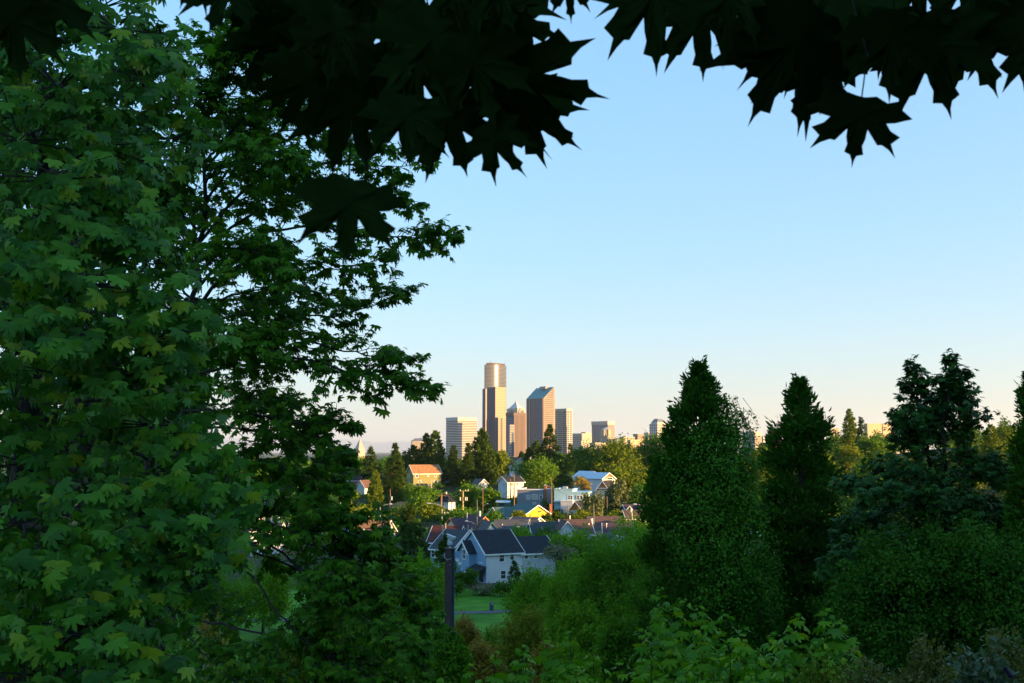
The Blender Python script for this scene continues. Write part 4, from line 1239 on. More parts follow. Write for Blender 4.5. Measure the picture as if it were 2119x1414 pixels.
T_QUAD = (np.array([(0, 0, 0), (.34, .45, .05), (0, 1, -.06), (-.34, .45, .05)]), np.array([(0, 1, 2, 3)]))
T_NEEDLE = (np.array([(-.10, 0, 0), (.16, .5, -.03), (0, 1, -.1), (-.16, .5, .03)]), np.array([(0, 1, 2, 3)]))
T_SPRAY = (np.array([(0, 0, 0), (.22, .30, .0), (.12, .55, -.03), (.06, 1, -.1), (-.16, .62, -.02), (-.20, .28, .03)]), np.array([(0, 1, 2), (0, 2, 3), (0, 3, 4), (0, 4, 5)]))

def rand_dir(n, r):
    v = r.normal(size=(n, 3))
    return norm(v)

def crown_conifer(h, rad, n, r, style, leaf):
    """Whorled branches; returns points, normals, directions, sizes."""
    if style == 'spruce':
        nw = int(max(9, h / 0.75)); per = 7
    else:
        nw = int(max(16, h / 0.42)); per = 9
    wt = (np.arange(nw) + r.uniform(-.35, .35, nw)) / nw
    wt = np.clip(wt, 0.0, 1)
    B = nw * per
    bt = np.repeat(wt, per) + r.uniform(-.4, .4, B) / nw
    bt = np.clip(bt, 0.005, 1)                          # 0 = tip of the tree
    ba = r.uniform(0, 2 * np.pi, B)
    if style == 'spruce':
        br = rad * (0.02 + bt ** 0.92) * r.uniform(.55, 1.15, B)
    elif style == 'flame':
        br = rad * np.minimum(1, 1.75 * bt ** 0.75) * r.uniform(.72, 1.1, B)
    else:
        br = rad * np.minimum(1.0, 1.62 * bt ** 0.74) * r.uniform(.55, 1.12, B) + .015 * rad
    w = br + 0.15 * rad
    idx = r.choice(B, n, p=w / w.sum())
    f = r.beta(2.6, 1.0, n)
    rr = br[idx] * f
    a = ba[idx] + r.normal(0, .16 if style == 'spruce' else .22, n) * (1.2 - .4 * f)
    droop = .28 if style == 'spruce' else -.10
    z = h * (1 - bt[idx]) - droop * rr * f - .05 * h * bt[idx] + r.normal(0, .10 if style == 'spruce' else .22, n)
    if style != 'spruce':
        z = z + (r.uniform(-.25, .5, B) * np.minimum(br, 1.2))[idx] * f
    z = np.where(bt[idx] < .02, h * (1 - r.uniform(0, .03, n)), z)
    P = np.stack([rr * np.cos(a), rr * np.sin(a), z], 1)
    out = np.stack([np.cos(a), np.sin(a), np.zeros(n)], 1)
    if style == 'spruce':
        d = out + r.normal(0, .45, (n, 3)); d[:, 2] -= .35
        nn = out * .35 + np.array([0, 0, 1.0]) + r.normal(0, .3, (n, 3))
    else:
        d = out * .8 + r.normal(0, .4, (n, 3)); d[:, 2] += .65
        nn = out + r.normal(0, .5, (n, 3))
    return P, nn, d, leaf * r.uniform(.7, 1.3, n)

def crown_lobes(h, rx, ry, base, n, r, leaf, lobes=16, lump=.36, droopy=0.0, ragged=.20):
    """Leafy lumps spread over an egg-shaped crown from height base to h."""
    hz = (h - base) / 2
    c = base + hz
    u = rand_dir(lobes * 3, r)
    u = u[u[:, 2] > -.75][:lobes]
    lobes = len(u)
    q = r.uniform(.44, .76, lobes)[:, None]
    lr = lump * r.uniform(.6, 1.2, lobes)
    cen = u * q * np.array([rx, ry, hz])
    lr3 = lr[:, None] * np.array([rx, ry, min(hz, 1.15 * max(rx, ry))])
    cen = np.concatenate([cen, [[0, 0, -.06 * hz]]])
    lr3 = np.concatenate([lr3, [[.74 * rx, .74 * ry, .74 * hz]]])
    w = np.append(lr ** 2 / (lr ** 2).sum() * .74, .26)
    k = r.choice(lobes + 1, n, p=w)
    v = rand_dir(n, r)
    v[:, 2] = np.where((v[:, 2] < -.3) & (k < lobes), -v[:, 2] * .6, v[:, 2])
    s = np.where(r.random(n) < .85, r.uniform(.80, 1.06, n), r.uniform(.3, .85, n))
    bump = 1 + .16 * np.sin(v[:, 0] * 5 + k) * np.sin(v[:, 1] * 6 + 2 * k) + .1 * np.sin(v[:, 2] * 9 + k)
    P = cen[k] + v * s[:, None] * lr3[k] * bump[:, None]
    # ragged leading shoots that break the outline
    K = int(40 + lobes * 3)
    sk = r.integers(0, lobes, K)
    sd = norm(cen[sk] / np.array([rx, ry, hz]) + r.normal(0, .35, (K, 3)) + np.array([0, 0, .35]))
    sl_ = r.uniform(.10, .42, K) * min(rx, ry)
    m = r.random(n) < ragged
    j = r.integers(0, K, int(m.sum()))
    f = r.random(len(j))[:, None]
    P[m] = cen[sk[j]] + sd[j] * (lr3[sk[j]] * .9 + sl_[j][:, None] * f) + r.normal(0, 1, (len(j), 3)) * (.075 * rx * (1.15 - f))
    P[:, 2] += c
    P += r.normal(0, leaf * .4, (n, 3))
    nn = v * .8 + r.normal(0, .55, (n, 3)) + np.array([0, 0, .35])
    d = v * .6 + r.normal(0, .7, (n, 3)); d[:, 2] -= .35 + droopy
    return P, nn, d, leaf * r.uniform(.7, 1.3, n), cen + np.array([0, 0, c]), k

def limbs_mesh(h0, targets, r, rt, m, name='limb', origin=(0, 0)):
    b = MB()
    for t in targets:
        a = Vector((origin[0], origin[1], h0 * r.uniform(.65, 1.0)))
        e = Vector(t)
        mid = a.lerp(e, .5) + Vector((0, 0, -.06 * (e - a).length)) + Vector(r.normal(0, .05, 3)) * (e - a).length
        b.tube([a, mid, e], [rt * .45, rt * .28, rt * .1], 5)
    return b

TREES = 0
def tree(kind, label, px, top, base, w, Y, lm=None, n=None, leaf=None, group=None, name=None, cat='tree', dens=1.0, seed=None, tmpl=None, lobes=16, lump=.42, cb=.18, bark=None):
    """One tree: top and base of its crown and its width are photograph pixels at distance Y."""
    global TREES
    TREES += 1
    r = np.random.default_rng(seed or 100 + TREES)
    p = at(px, base, Y)
    zg = gz(p.x, p.y)
    z0 = min(p.z, zg) if kind not in ('bush',) else p.z
    if kind != 'bush' and p.z - zg > 0:
        z0 = zg
    h = at(px, top, Y).z - z0
    rad = w * Y / FPX / 2 * (1.15 if kind == 'spruce' else 1.0)
    cb0 = p.z - z0                                          # the crown starts where the photo shows its foot
    apx = w * (base - top)
    n = n or int(np.clip(apx * .95 * dens, 1200, 26000))
    if kind == 'spruce': n = int(n * 1.7)
    leaf = leaf or max(.10, (3.6 if kind == 'spruce' else 4.2) * Y / FPX)
    nm = name or {'spruce': 'conifer_tree', 'cedar': 'cedar_tree', 'flame': 'poplar_tree', 'round': 'broadleaf_tree', 'birch': 'birch_tree', 'bush': 'bush'}[kind]
    t = thing(nm, label, cat, (p.x, p.y, z0), r.uniform(0, 6.28), group)
    bark = bark or M_BARK
    if kind in ('spruce', 'cedar', 'flame'):
        lm = lm or {'spruce': L_SPRUCE, 'cedar': L_CEDAR, 'flame': L_OLIVE}[kind]
        P, nn, d, sz = crown_conifer(h - cb0 * .85, rad, n, r, kind, leaf)
        P[:, 2] += cb0 * .85
        tv, tf = tmpl or (T_NEEDLE if kind == 'spruce' else T_QUAD)
        sz = sz * (1.35 if kind == 'spruce' else 1.0)
        rt = max(.12, h * .017)
        MB().tube([(0, 0, -.6), (0, 0, h * .5), (0, 0, h * .96)], [rt * 1.2, rt * .7, rt * .12], 7).build('trunk', bark, t)
        if kind == 'spruce':
            b = MB()
            for i in range(26):
                q = r.uniform(.12, .95); a = r.uniform(0, 6.28); L = rad * (1 - q) ** .78 * .9
                zz = cb0 * .85 + (h - cb0 * .85) * q
                b.tube([(0, 0, zz), (L * math.cos(a), L * math.sin(a), zz - .22 * L)], [rt * .25, rt * .08], 4)
            b = b.build('limbs', bark, t); b['kind'] = 'stuff'
    else:
        lm = lm or {'round': L_GREEN, 'birch': L_BIRCH, 'bush': L_GREEN}[kind]
        base_ = min(max(cb0, 0), (.03 if Y < 200 else .12) * h) if kind != 'bush' else 0
        if kind == 'birch':
            P, nn, d, sz, cen, kl = crown_lobes(h, rad, rad, base_, n, r, leaf, 14, .40, .8)
            P[:, 2] -= r.exponential(.10 * h, n) * (r.random(n) < .6)
            P[:, 2] = np.maximum(P[:, 2], .3)
            d[:, 2] -= 1.5
        else:
            P, nn, d, sz, cen, kl = crown_lobes(h, rad, rad, base_, n, r, leaf, lobes, lump, ragged=.07 if Y > 230 else .18)
        tv, tf = tmpl or T_QUAD
        rt = max(.08, h * .022)
        MB().tube([(0, 0, -.6), (.04 * rad, 0, h * .3), (0, .05 * rad, h * .62)], [rt * 1.25, rt * .85, rt * .4], 7).build('trunk', bark, t)
        b = limbs_mesh(h * .5, cen[:9], r, rt, bark)
        o = b.build('limbs', bark, t); o['kind'] = 'stuff'
    V, F_ = scatter(np.asarray(tv, float), tf, P, nn, d, sz)
    k = len(tf)
    tone = r.random(len(P)) * .55 + .2 + (.2 * np.sin(kl * 2.7) if kind in ('round', 'bush', 'birch') else .12 * np.sin(P[:, 0] * 1.7 / max(rad, .3)))
    tint = np.repeat(np.clip(tone, 0, .99), k)
    cr = obj('crown', npmesh('crown', V, F_, lm, np.mod(tint, 1)), t)
    cr['kind'] = 'stuff'
    return t

G1, G2, G3 = 'conifers on the hilltop', 'broadleaf trees on the hill', 'trees along the right-hand hillside'
# hilltop conifers, from the west
tree('spruce', 'dark spruce on the hilltop left of the shaggy tallest one', 766, 925, 1004, 62, 405, group=G1)
tree('spruce', 'big shaggy spruce standing between the red gable and the olive house', 816, 917, 1042, 84, 350, group=G1, dens=1.3)
tree('spruce', 'small spruce just left of the olive house roof', 836, 934, 985, 22, 420, group=G1)
tree('cedar', 'sharp young conifer in front of the slate hip-roofed office building', 854, 923, 972, 36, 415, group=G1, lm=L_SPRUCE)
tree('cedar', 'slim conifer, left half of the pointed pair above the olive house', 882, 899, 975, 38, 412, group=G1, lm=L_SPRUCE)
tree('cedar', 'taller conifer, right half of the pointed pair above the olive house', 900, 893, 985, 48, 410, group=G1, lm=L_SPRUCE)
tree('spruce', 'dark spruce at the foot of the banded office block', 938, 922, 1022, 66, 395, group=G1, dens=1.4)
tree('spruce', 'spruce right beside it, under the lit corner of the banded office block', 968, 917, 1040, 54, 388, group=G1, dens=1.4)
tree('cedar', 'tall dark conifer standing before the foot of the tallest tower', 997, 889, 985, 54, 402, group=G1, lm=L_SPRUCE, dens=1.3)
tree('cedar', 'narrow dark conifer behind the small white gable', 1012, 930, 1000, 40, 400, group=G1, lm=L_SPRUCE)
tree('birch', 'drooping light green tree right of the tallest tower foot', 1035, 927, 992, 40, 404, lm=L_OLIVE, group=G2)
tree('spruce', 'small tufted pine behind the sunlit white gable', 1080, 934, 965, 34, 440, group=G1)
tree('cedar', 'pointed conifer left of the sparse tall spruce', 1110, 914, 975, 36, 425, group=G1, lm=L_SPRUCE)
tree('spruce', 'sparse tall spruce with open branches before the teal-roofed tower', 1138, 879, 1000, 92, 408, group=G1, dens=.9)
tree('spruce', 'small ragged spruce below the white gridded tower', 1181, 919, 972, 30, 440, group=G1)
tree('cedar', 'blackish conifer between pole and sparse spruce', 1096, 928, 985, 34, 428, group=G1, lm=L_SPRUCE)
tree('spruce', 'dark spruce behind the left maple branches', 728, 930, 1000, 46, 430, group=G1)
tree('round', 'dull green tree at the left hill end', 690, 950, 1010, 70, 420, group=G2)
# broadleaf trees among the houses
tree('round', 'light green spreading tree below the sparse tall spruce', 1112, 946, 1014, 92, 380, L_FRESH, group=G2, lobes=22)
tree('round', 'rounded green tree left of the huge dome-shaped one', 1216, 926, 992, 92, 400, L_GREEN, group=G2)
tree('round', 'huge dome-shaped tree rising over the modern metal-roofed house', 1277, 901, 1030, 128, 392, L_OLIVE, group=G2, lobes=34, lump=.34)
tree('round', 'broad golden-green tree in front of the dome-shaped one', 1298, 955, 1052, 100, 345, L_OLIVE, group=G2, lobes=24)
tree('round', 'dark rounded tree left of the big ivy-clad cedar', 1350, 902, 1010, 84, 400, L_GREEN, group=G2, lobes=22)
tree('round', 'dark tree mass under the golden-green one', 1330, 1000, 1062, 90, 300, L_GREEN, group=G2)
tree('round', 'orange-tinted round bush beside the tan house', 1204, 986, 1018, 42, 318, L_ORANGE, group=G2, name='round_bush', cat='bush')
tree('birch', 'grey-green weeping birch between the blue building and the tan house', 1228, 1013, 1088, 44, 268, group=G2, bark=M_BARK_PALE)
tree('birch', 'tall golden weeping birch right of the tan house', 1278, 982, 1085, 52, 285, group=G2, bark=M_BARK_PALE, dens=1.2)
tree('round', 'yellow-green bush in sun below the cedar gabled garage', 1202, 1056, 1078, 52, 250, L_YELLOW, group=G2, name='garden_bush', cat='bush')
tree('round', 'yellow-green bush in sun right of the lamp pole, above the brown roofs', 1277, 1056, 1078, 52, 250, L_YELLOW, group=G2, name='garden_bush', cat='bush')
tree('round', 'leafy tree at the foot of the dark spruces, behind the golden pole', 968, 1000, 1066, 62, 310, L_FRESH, group=G2)
tree('round', 'green tree left of the truck, beside the thin wooden pole', 1010, 1008, 1066, 56, 305, L_FRESH, group=G2)
tree('round', 'dark green trees spreading above the plum roof', 955, 1050, 1100, 90, 250, L_GREEN, group=G2, lobes=24)
tree('round', 'deep green tree behind the cream gabled house', 1022, 1058, 1090, 60, 245, L_GREEN, group=G2)
tree('cedar', 'small dark pine against the yellow wall', 1131, 1066, 1092, 30, 240, group=G2, lm=L_SPRUCE)
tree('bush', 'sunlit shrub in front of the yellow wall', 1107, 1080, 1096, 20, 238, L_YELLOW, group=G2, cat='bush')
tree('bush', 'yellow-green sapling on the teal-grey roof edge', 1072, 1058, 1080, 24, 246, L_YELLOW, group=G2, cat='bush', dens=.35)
tree('cedar', 'little dark pine right of the brick chimney', 1153, 1058, 1090, 36, 246, group=G2, lm=L_SPRUCE)
tree('flame', 'tall slender poplar with a bright edge before the spruce', 777, 974, 1082, 30, 310, lm=L_OLIVE, group=G2)
tree('flame', 'second slender poplar hugging the bright one', 770, 985, 1080, 22, 318, lm=L_GREEN, group=G2)
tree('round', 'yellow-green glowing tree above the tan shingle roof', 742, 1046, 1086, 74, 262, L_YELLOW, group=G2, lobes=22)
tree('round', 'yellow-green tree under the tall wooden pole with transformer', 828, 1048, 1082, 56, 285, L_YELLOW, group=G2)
tree('round', 'bush glowing around the brown hip roof', 868, 1026, 1080, 60, 300, L_FRESH, group=G2)
tree('round', 'yellowing tree left of the white hip-roofed house', 893, 1040, 1090, 50, 280, L_OLIVE, group=G2)
tree('round', 'green tree below the olive house', 868, 1004, 1050, 66, 340, L_FRESH, group=G2)
tree('round', 'olive bushes behind the small garage', 712, 1012, 1052, 60, 330, L_OLIVE, group=G2)
tree('round', 'green tree behind the branches, right of the cream hip-roofed house', 640, 1010, 1085, 110, 320, L_GREEN, group=G2)
tree('round', 'golden tree peeping through the branches beside the red gable', 672, 990, 1045, 70, 370, L_OLIVE, group=G2)
tree('spruce', 'broad dark conifer in shadow between the tan roof and the grey house', 848, 1044, 1176, 130, 196, group=None, dens=1.2)
tree('spruce', 'bluish conifer low beside the broad dark one', 800, 1082, 1180, 86, 190, group=None)
tree('round', 'hedge-like dark trees under the teal house', 1320, 1072, 1120, 110, 215, L_GREEN, group=G2, lobes=24)
# in front of the lower houses
G4 = 'trees in front of the lower houses'
tree('round', 'green tree before the slate roof with the white dormer', 1158, 1094, 1150, 80, 180, L_LUSH, group=G4)
tree('round', 'green tree before the wide brown roof', 1203, 1092, 1160, 84, 176, L_LUSH, group=G4)
tree('round', 'leafy tree right of the little pale blue gable', 1313, 1080, 1160, 100, 165, L_LUSH, group=G4, lobes=22)
tree('round', 'small tree before the grey-brown roof with teal trim', 1072, 1088, 1122, 58, 188, L_LUSH, group=G4)
tree('round', 'green tree filling the gap behind the pale grey house', 1120, 1092, 1150, 64, 190, L_GREEN, group=G4)
tree('round', 'small green tree before the grey-brown roof, right of its gable', 1086, 1088, 1128, 52, 192, L_LUSH, group=G4)
tree('round', 'green tree between the slate roof and the pale grey house ridge', 1128, 1092, 1130, 44, 188, L_LUSH, group=G4)
tree('round', 'small green tree beside the little pale blue gable', 1250, 1096, 1140, 46, 180, L_LUSH, group=G4)
tree('bush', 'dry pale bush at the right end of the pale grey house', 1160, 1130, 1165, 70, 160, L_PALE, group=G4, cat='bush', lobes=20)
tree('cedar', 'small dark pine between the steel post and the blue house', 921, 1110, 1188, 42, 158, lm=L_SPRUCE, group=None)
tree('spruce', 'young spruce against the white wall, left of the green trees', 1064, 1160, 1222, 44, 152, group=None)
tree('bush', 'green shrub by the porch of the pale grey house', 974, 1180, 1212, 30, 161, L_GREEN, group='shrubs by the house', cat='bush')
tree('bush', 'green climber-covered shrub left of the porch shrub', 955, 1183, 1215, 26, 161, L_GREEN, group='shrubs by the house', cat='bush')
tree('bush', 'pale dry shrub along the fence', 1000, 1212, 1228, 44, 158, L_PALE, group='shrubs by the house', cat='bush')
tree('bush', 'low dark shrub at the left fence end', 945, 1205, 1228, 40, 157, L_GREEN, group='shrubs by the house', cat='bush')
tree('bush', 'dark shrub at the right fence end', 1040, 1208, 1230, 40, 156, L_GREEN, group='shrubs by the house', cat='bush')
# right-hand hillside in the sun
tree('round', 'bright yellow-green tree seen between the two dark cedars', 1596, 925, 1005, 60, 300, L_YELLOW, group=G3, lobes=20)
tree('round', 'golden tree with a thin pole, left in the gap between the cedars', 1562, 934, 1000, 46, 330, L_YELLOW, group=G3)
tree('round', 'golden lower tree in the gap between the cedars', 1575, 975, 1030, 60, 270, L_OLIVE, group=G3)
tree('round', 'shaded grey-green tree at the bottom of the gap between the cedars', 1585, 1010, 1090, 80, 190, L_GREEN, group=G3)
tree('spruce', 'small conifer beside the church tower', 1590, 898, 930, 22, 480, group=G3)
tree('round', 'green tree under the church nave roof', 1577, 915, 960, 44, 420, L_GREEN, group=G3)
tree('flame', 'lone tall poplar on the skyline', 1760, 848, 930, 30, 430, group=G3)
tree('spruce', 'small open conifer right of the lone poplar', 1784, 863, 930, 32, 420, group=G3)
tree('round', 'green tree left of the lone poplar', 1735, 886, 935, 42, 430, L_GREEN, group=G3)
tree('round', 'sunlit tree below the lone poplar', 1745, 918, 985, 70, 360, L_YELLOW, group=G3)
tree('round', 'green tree before the cream slab building', 1808, 892, 960, 66, 380, L_FRESH, group=G3)
tree('birch', 'golden drooping trees low in the gap left of the tall maple', 1835, 935, 1030, 76, 300, L_OLIVE, group=G3)
tree('round', 'dark green tree lower in the same gap', 1790, 955, 1040, 90, 280, L_GREEN, group=G3)
tree('round', 'flat-topped pine on the far right skyline', 2083, 873, 950, 84, 330, L_OLIVE, group=G3, lump=.30, lobes=20)
tree('cedar', 'sunlit golden conifer near the far right', 2056, 880, 985, 50, 300, group=G3, lm=L_OLIVE)
tree('round', 'sunlit slope tree at the far right edge', 2105, 930, 1030, 100, 280, L_OLIVE, group=G3)
tree('round', 'golden hillside tree behind the tall maple', 2010, 915, 1010, 90, 320, L_OLIVE, group=G3)
tree('round', 'olive tree behind the pointed cedar', 1700, 930, 1010, 80, 330, L_OLIVE, group=G3)
tree('round', 'wide green tree behind the ivy-clad cedar', 1420, 900, 1000, 110, 390, L_GREEN, group=G3, lobes=20)

# woods that only read as a mass: hill crest and gaps between the gardens
def woods(name, label, pts, lm, leaf, seed):
    r = np.random.default_rng(seed)
    VV, FF, TT, o = [], [], [], 0
    for (x, y, hh, rr) in pts:
        n = int(np.clip(420 * (rr * hh) / 20, 260, 900))
        P, nn, d, sz, _, _ = crown_lobes(hh, rr, rr, 0, n, r, leaf, 9, .42)
        P += np.array([x, y, gz(x, y) - .3])
        V, F_ = scatter(np.asarray(T_QUAD[0], float), T_QUAD[1], P, nn, d, sz)
        VV.append(V); FF.append(F_ + o); TT.append(np.mod(r.random(len(F_)) * .6 + r.random(), 1)); o += len(V)
    return tag(obj(name, npmesh(name, np.concatenate(VV), np.concatenate(FF), lm, np.concatenate(TT))), label, kind='stuff')
rw = np.random.default_rng(5)
pts = []
for i in range(230):
    y = rw.uniform(470, 660); x = rw.uniform(-.36, .62) * y
    pts.append((x, y, rw.uniform(7, 11) + (4 if x > 150 else 0), rw.uniform(3.5, 6)))
woods('far_woods', 'mass of far trees along the crest of the hill', pts, L_GREEN, 1.1, 11)
pts = []
for i in range(260):
    y = rw.uniform(225, 460); x = rw.uniform(-.32, .2) * y
    if abs(x - 6) < 11 and 222 < y < 268: continue
    pts.append((x, y, rw.uniform(1.6, 3.8), rw.uniform(1.8, 3.6)))
woods('garden_shrubbery', 'mass of garden hedges and shrubs between the hill houses', pts, L_GREEN, .55, 12)
pts = []
for i in range(170):
    y = rw.uniform(180, 460); x = rw.uniform(.2, .62) * y
    pts.append((x, y, rw.uniform(4, 9), rw.uniform(3, 5)))
woods('hillside_woods', 'mass of sunlit and shaded trees over the right-hand slope', pts, L_OLIVE, .7, 13)
# ---------------------------------------------------------------- trees on the near slope and in the park
G5 = 'green trees on the park slope'
tree('round', 'green round tree hiding the right half of the pale grey house', 1112, 1154, 1285, 126, 104, L_LUSH, group=G5, lobes=44, lump=.30)
tree('round', 'green tree just right of it, under the dry pale bush', 1190, 1146, 1300, 136, 92, L_LUSH, group=G5, lobes=44, lump=.30)
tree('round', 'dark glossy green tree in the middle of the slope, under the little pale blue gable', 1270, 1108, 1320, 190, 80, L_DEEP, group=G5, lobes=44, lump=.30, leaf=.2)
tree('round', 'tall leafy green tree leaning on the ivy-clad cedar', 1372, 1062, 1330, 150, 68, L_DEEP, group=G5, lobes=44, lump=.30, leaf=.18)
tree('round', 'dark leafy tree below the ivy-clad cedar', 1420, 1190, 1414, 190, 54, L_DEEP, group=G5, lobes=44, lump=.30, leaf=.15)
tree('round', 'light green tree immediately left of the steel post', 874, 1138, 1320, 130, 112, L_LUSH, group=G5, lobes=44, lump=.30)
tree('round', 'light green tree two crowns left of the steel post', 806, 1150, 1320, 150, 102, L_LUSH, group=G5, lobes=44, lump=.30)
tree('round', 'leafy tree behind the drooping maple boughs above the road', 700, 1190, 1350, 150, 92, L_DEEP, group=G5, lobes=44, lump=.30)
tree('round', 'pale green tree framed by the maple limb', 545, 1165, 1262, 130, 120, L_LUSH, group=G5, lobes=44, lump=.30)
tree('round', 'shadowy tree above the road at the left', 430, 1150, 1270, 150, 110, L_DEEP, group=G5, lobes=44, lump=.30)
tree('round', 'green crown low behind the left maple leaves', 330, 1180, 1330, 150, 95, L_LUSH, group=G5, lobes=44, lump=.30)
tree('round', 'olive green bush-like tree by the lawn, right of the rusty one', 1086, 1262, 1384, 134, 62, L_YELLOW, group=G5, lobes=44, lump=.30, leaf=.13)
tree('round', 'small dark tree between the lawn and the olive one', 1016, 1284, 1350, 36, 66, L_DEEP, group=G5, leaf=.13, lobes=30)
tree('round', 'rusty orange tree at the foot of the steel post', 962, 1270, 1410, 84, 52, L_ORANGE, group='rusty orange trees', lobes=44, lump=.30, leaf=.11)
tree('round', 'lower rusty orange tree before the olive one', 1000, 1312, 1440, 92, 46, L_ORANGE, group='rusty orange trees', lobes=44, lump=.30, leaf=.10)
tree('round', 'rusty orange bush half hidden by bright saplings', 1130, 1328, 1420, 76, 44, L_ORANGE, group='rusty orange trees', lobes=44, lump=.30, leaf=.10)
tree('round', 'rusty bush beside the road behind the maple limb', 440, 1252, 1310, 80, 76, L_ORANGE, group='rusty orange trees', lobes=44, lump=.30, leaf=.12)
tree('round', 'dark green tree below the maple boughs, left of the steel post foot', 800, 1290, 1440, 180, 60, L_DEEP, group=G5, lobes=44, lump=.30, leaf=.14)
tree('round', 'yellowish green tree at the bottom under the maple boughs', 640, 1300, 1440, 190, 62, L_OLIVE, group=G5, lobes=44, lump=.30, leaf=.14)
tree('round', 'deep green tree at the bottom, left of the rusty trees', 900, 1310, 1450, 110, 50, L_DEEP, group=G5, lobes=44, lump=.30, leaf=.13)
tree('round', 'leafy bush hiding the foot of the steel post', 928, 1304, 1450, 90, 36.5, L_DEEP, group=G5, lobes=30, lump=.34, leaf=.11)
tree('round', 'green bushy crown between the olive tree and the dark glossy one', 1205, 1262, 1420, 150, 56, L_LUSH, group=G5, lobes=44, lump=.30, leaf=.14)
tree('round', 'green bushy crown in front of the dark glossy tree', 1305, 1268, 1420, 150, 48, L_DEEP, group=G5, lobes=44, lump=.30, leaf=.14)
tree('round', 'lowest green bush behind the bright saplings', 1180, 1330, 1440, 120, 40, L_LUSH, group=G5, lobes=40, lump=.30, leaf=.11)
# the dark evergreens at the right
ivy_t = tree('cedar', 'big dark cedar draped in ivy, its shaggy tip above the skyline', 1458, 757, 1340, 236, 45, group=None, n=40000, leaf=.26, tmpl=T_SPRAY)
r_ = np.random.default_rng(77)
p_ = ivy_t.location; yaw_ = ivy_t.rotation_euler.z
def to_local(t, W):
    return np.array([[*(t.matrix_basis.inverted() @ Vector(w))] for w in W])
bpy.context.view_layer.update()
def ivy(px, py, Y, rx, ry, rz, n, lm, leaf, parent, name='ivy'):
    c = at(px, py, Y); k = Y / FPX
    n = int(n * 1.6)
    v = rand_dir(n, r_)
    s = np.where(r_.random(n) < .75, r_.uniform(.72, 1.12, n), r_.uniform(.4, .9, n))
    bump = 1 + .22 * np.sin(v[:, 0] * 6 + 1) * np.sin(v[:, 2] * 7) + .12 * np.sin(v[:, 1] * 11 + v[:, 2] * 13)
    P = np.array([*c]) + v * (s * bump)[:, None] * np.array([rx * k, ry, rz * k])
    nn = v + r_.normal(0, .5, (n, 3)) + np.array([0, 0, .3]); d = v * .4 + r_.normal(0, .6, (n, 3)); d[:, 2] -= .6
    mi = parent.matrix_basis.inverted()
    A = np.array(mi)
    P = P @ A[:3, :3].T + A[:3, 3]; nn = nn @ A[:3, :3].T; d = d @ A[:3, :3].T
    return P, nn, d, leaf * r_.uniform(.6, 1.3, n)
parts = [ivy(*a, L_IVY, .125, ivy_t) for a in ((1478, 1010, 44, 85, 1.9, 130, 6500), (1520, 960, 45, 44, 1.3, 90, 2200), (1500, 1180, 43.5, 95, 2.2, 150, 7500), (1440, 1110, 43.6, 70, 1.6, 90, 3200), (1505, 862, 45, 24, .7, 40, 500), (1555, 1240, 44, 60, 1.5, 110, 3600))]
P, nn, d, sz = [np.concatenate([q[i] for q in parts]) for i in range(4)]
V, F_ = scatter(np.asarray(T_QUAD[0], float), T_QUAD[1], P, nn, d, sz)
o = obj('ivy', npmesh('ivy', V, F_, L_IVY, np.mod(r_.random(len(F_)) * .8 + .2 * np.sin(P[:, 2]), 1)), ivy_t); o['kind'] = 'stuff'
b = MB(); tw = []
for i in range(16):
    a0 = at(1505 + r_.uniform(0, 35), 880 - r_.uniform(0, 60), 45)
    a1 = at(1535 + r_.uniform(0, 42), 838 + r_.uniform(0, 70), 45 + r_.uniform(-.4, .4))
    m1 = a0.lerp(a1, .5) + Vector((0, 0, .12))
    mi = ivy_t.matrix_basis.inverted()
    b.tube([mi @ a0, mi @ m1, mi @ a1], [.012, .009, .005], 4)
    for q in range(9):
        t_ = r_.uniform(.4, 1)
        tw.append(mi @ (a0.lerp(m1, t_ * 2) if t_ < .5 else m1.lerp(a1, t_ * 2 - 1)))
o = b.build('vine_stems', M_BARK, ivy_t); o['kind'] = 'stuff'
P = np.array([[*x] for x in tw]) + r_.normal(0, .05, (len(tw), 3))
V, F_ = scatter(np.asarray(T_QUAD[0], float), T_QUAD[1], P, r_.normal(0, 1, P.shape) + [0, 0, 1], r_.normal(0, 1, P.shape) - [0, 0, .5], np.full(len(P), .11))
o = obj('vine_leaves', npmesh('vine_leaves', V, F_, L_IVY, r_.random(len(F_))), ivy_t); o['kind'] = 'stuff'

tree('cedar', 'pointed dark cedar with bright sprays, second of the two big cedars', 1670, 790, 1370, 236, 50, group=None, n=38000, leaf=.28, tmpl=T_SPRAY)
tree('cedar', 'dark cedar cut by the right edge of the picture', 2156, 775, 1250, 110, 37, group=None, n=9000, leaf=.24, tmpl=T_SPRAY)
tree('spruce', 'thin-topped dark conifer right of the tall maple', 2006, 838, 1080, 84, 48, group=None, n=9000, leaf=.2)
# ---------------------------------------------------------------- maples
HALF = [(0.0, 1.06), (.022, .94), (.06, .86), (.165, .83), (.115, .74), (.15, .61), (.155, .45),           # middle lobe, right side, tip to notch
        (.30, .56), (.34, .68), (.42, .67), (.55, .72), (.69, .82), (.585, .62), (.72, .50), (.55, .43), (.46, .33),   # side lobe
        (.60, .31), (.72, .27), (.88, .21), (.66, .11), (.62, -.02), (.42, .04), (.24, -.05), (.06, -.02)]
LOWH = [(0.0, 1.0), (.13, .78), (.17, .47), (.60, .72), (.50, .36), (.78, .20), (.45, .0), (.1, 0)]
MIDH = [(0.0, 1.0), (.05, .86), (.15, .80), (.16, .47), (.33, .64), (.62, .73), (.60, .55), (.47, .34), (.79, .22), (.58, .02), (.22, -.04), (.05, 0)]

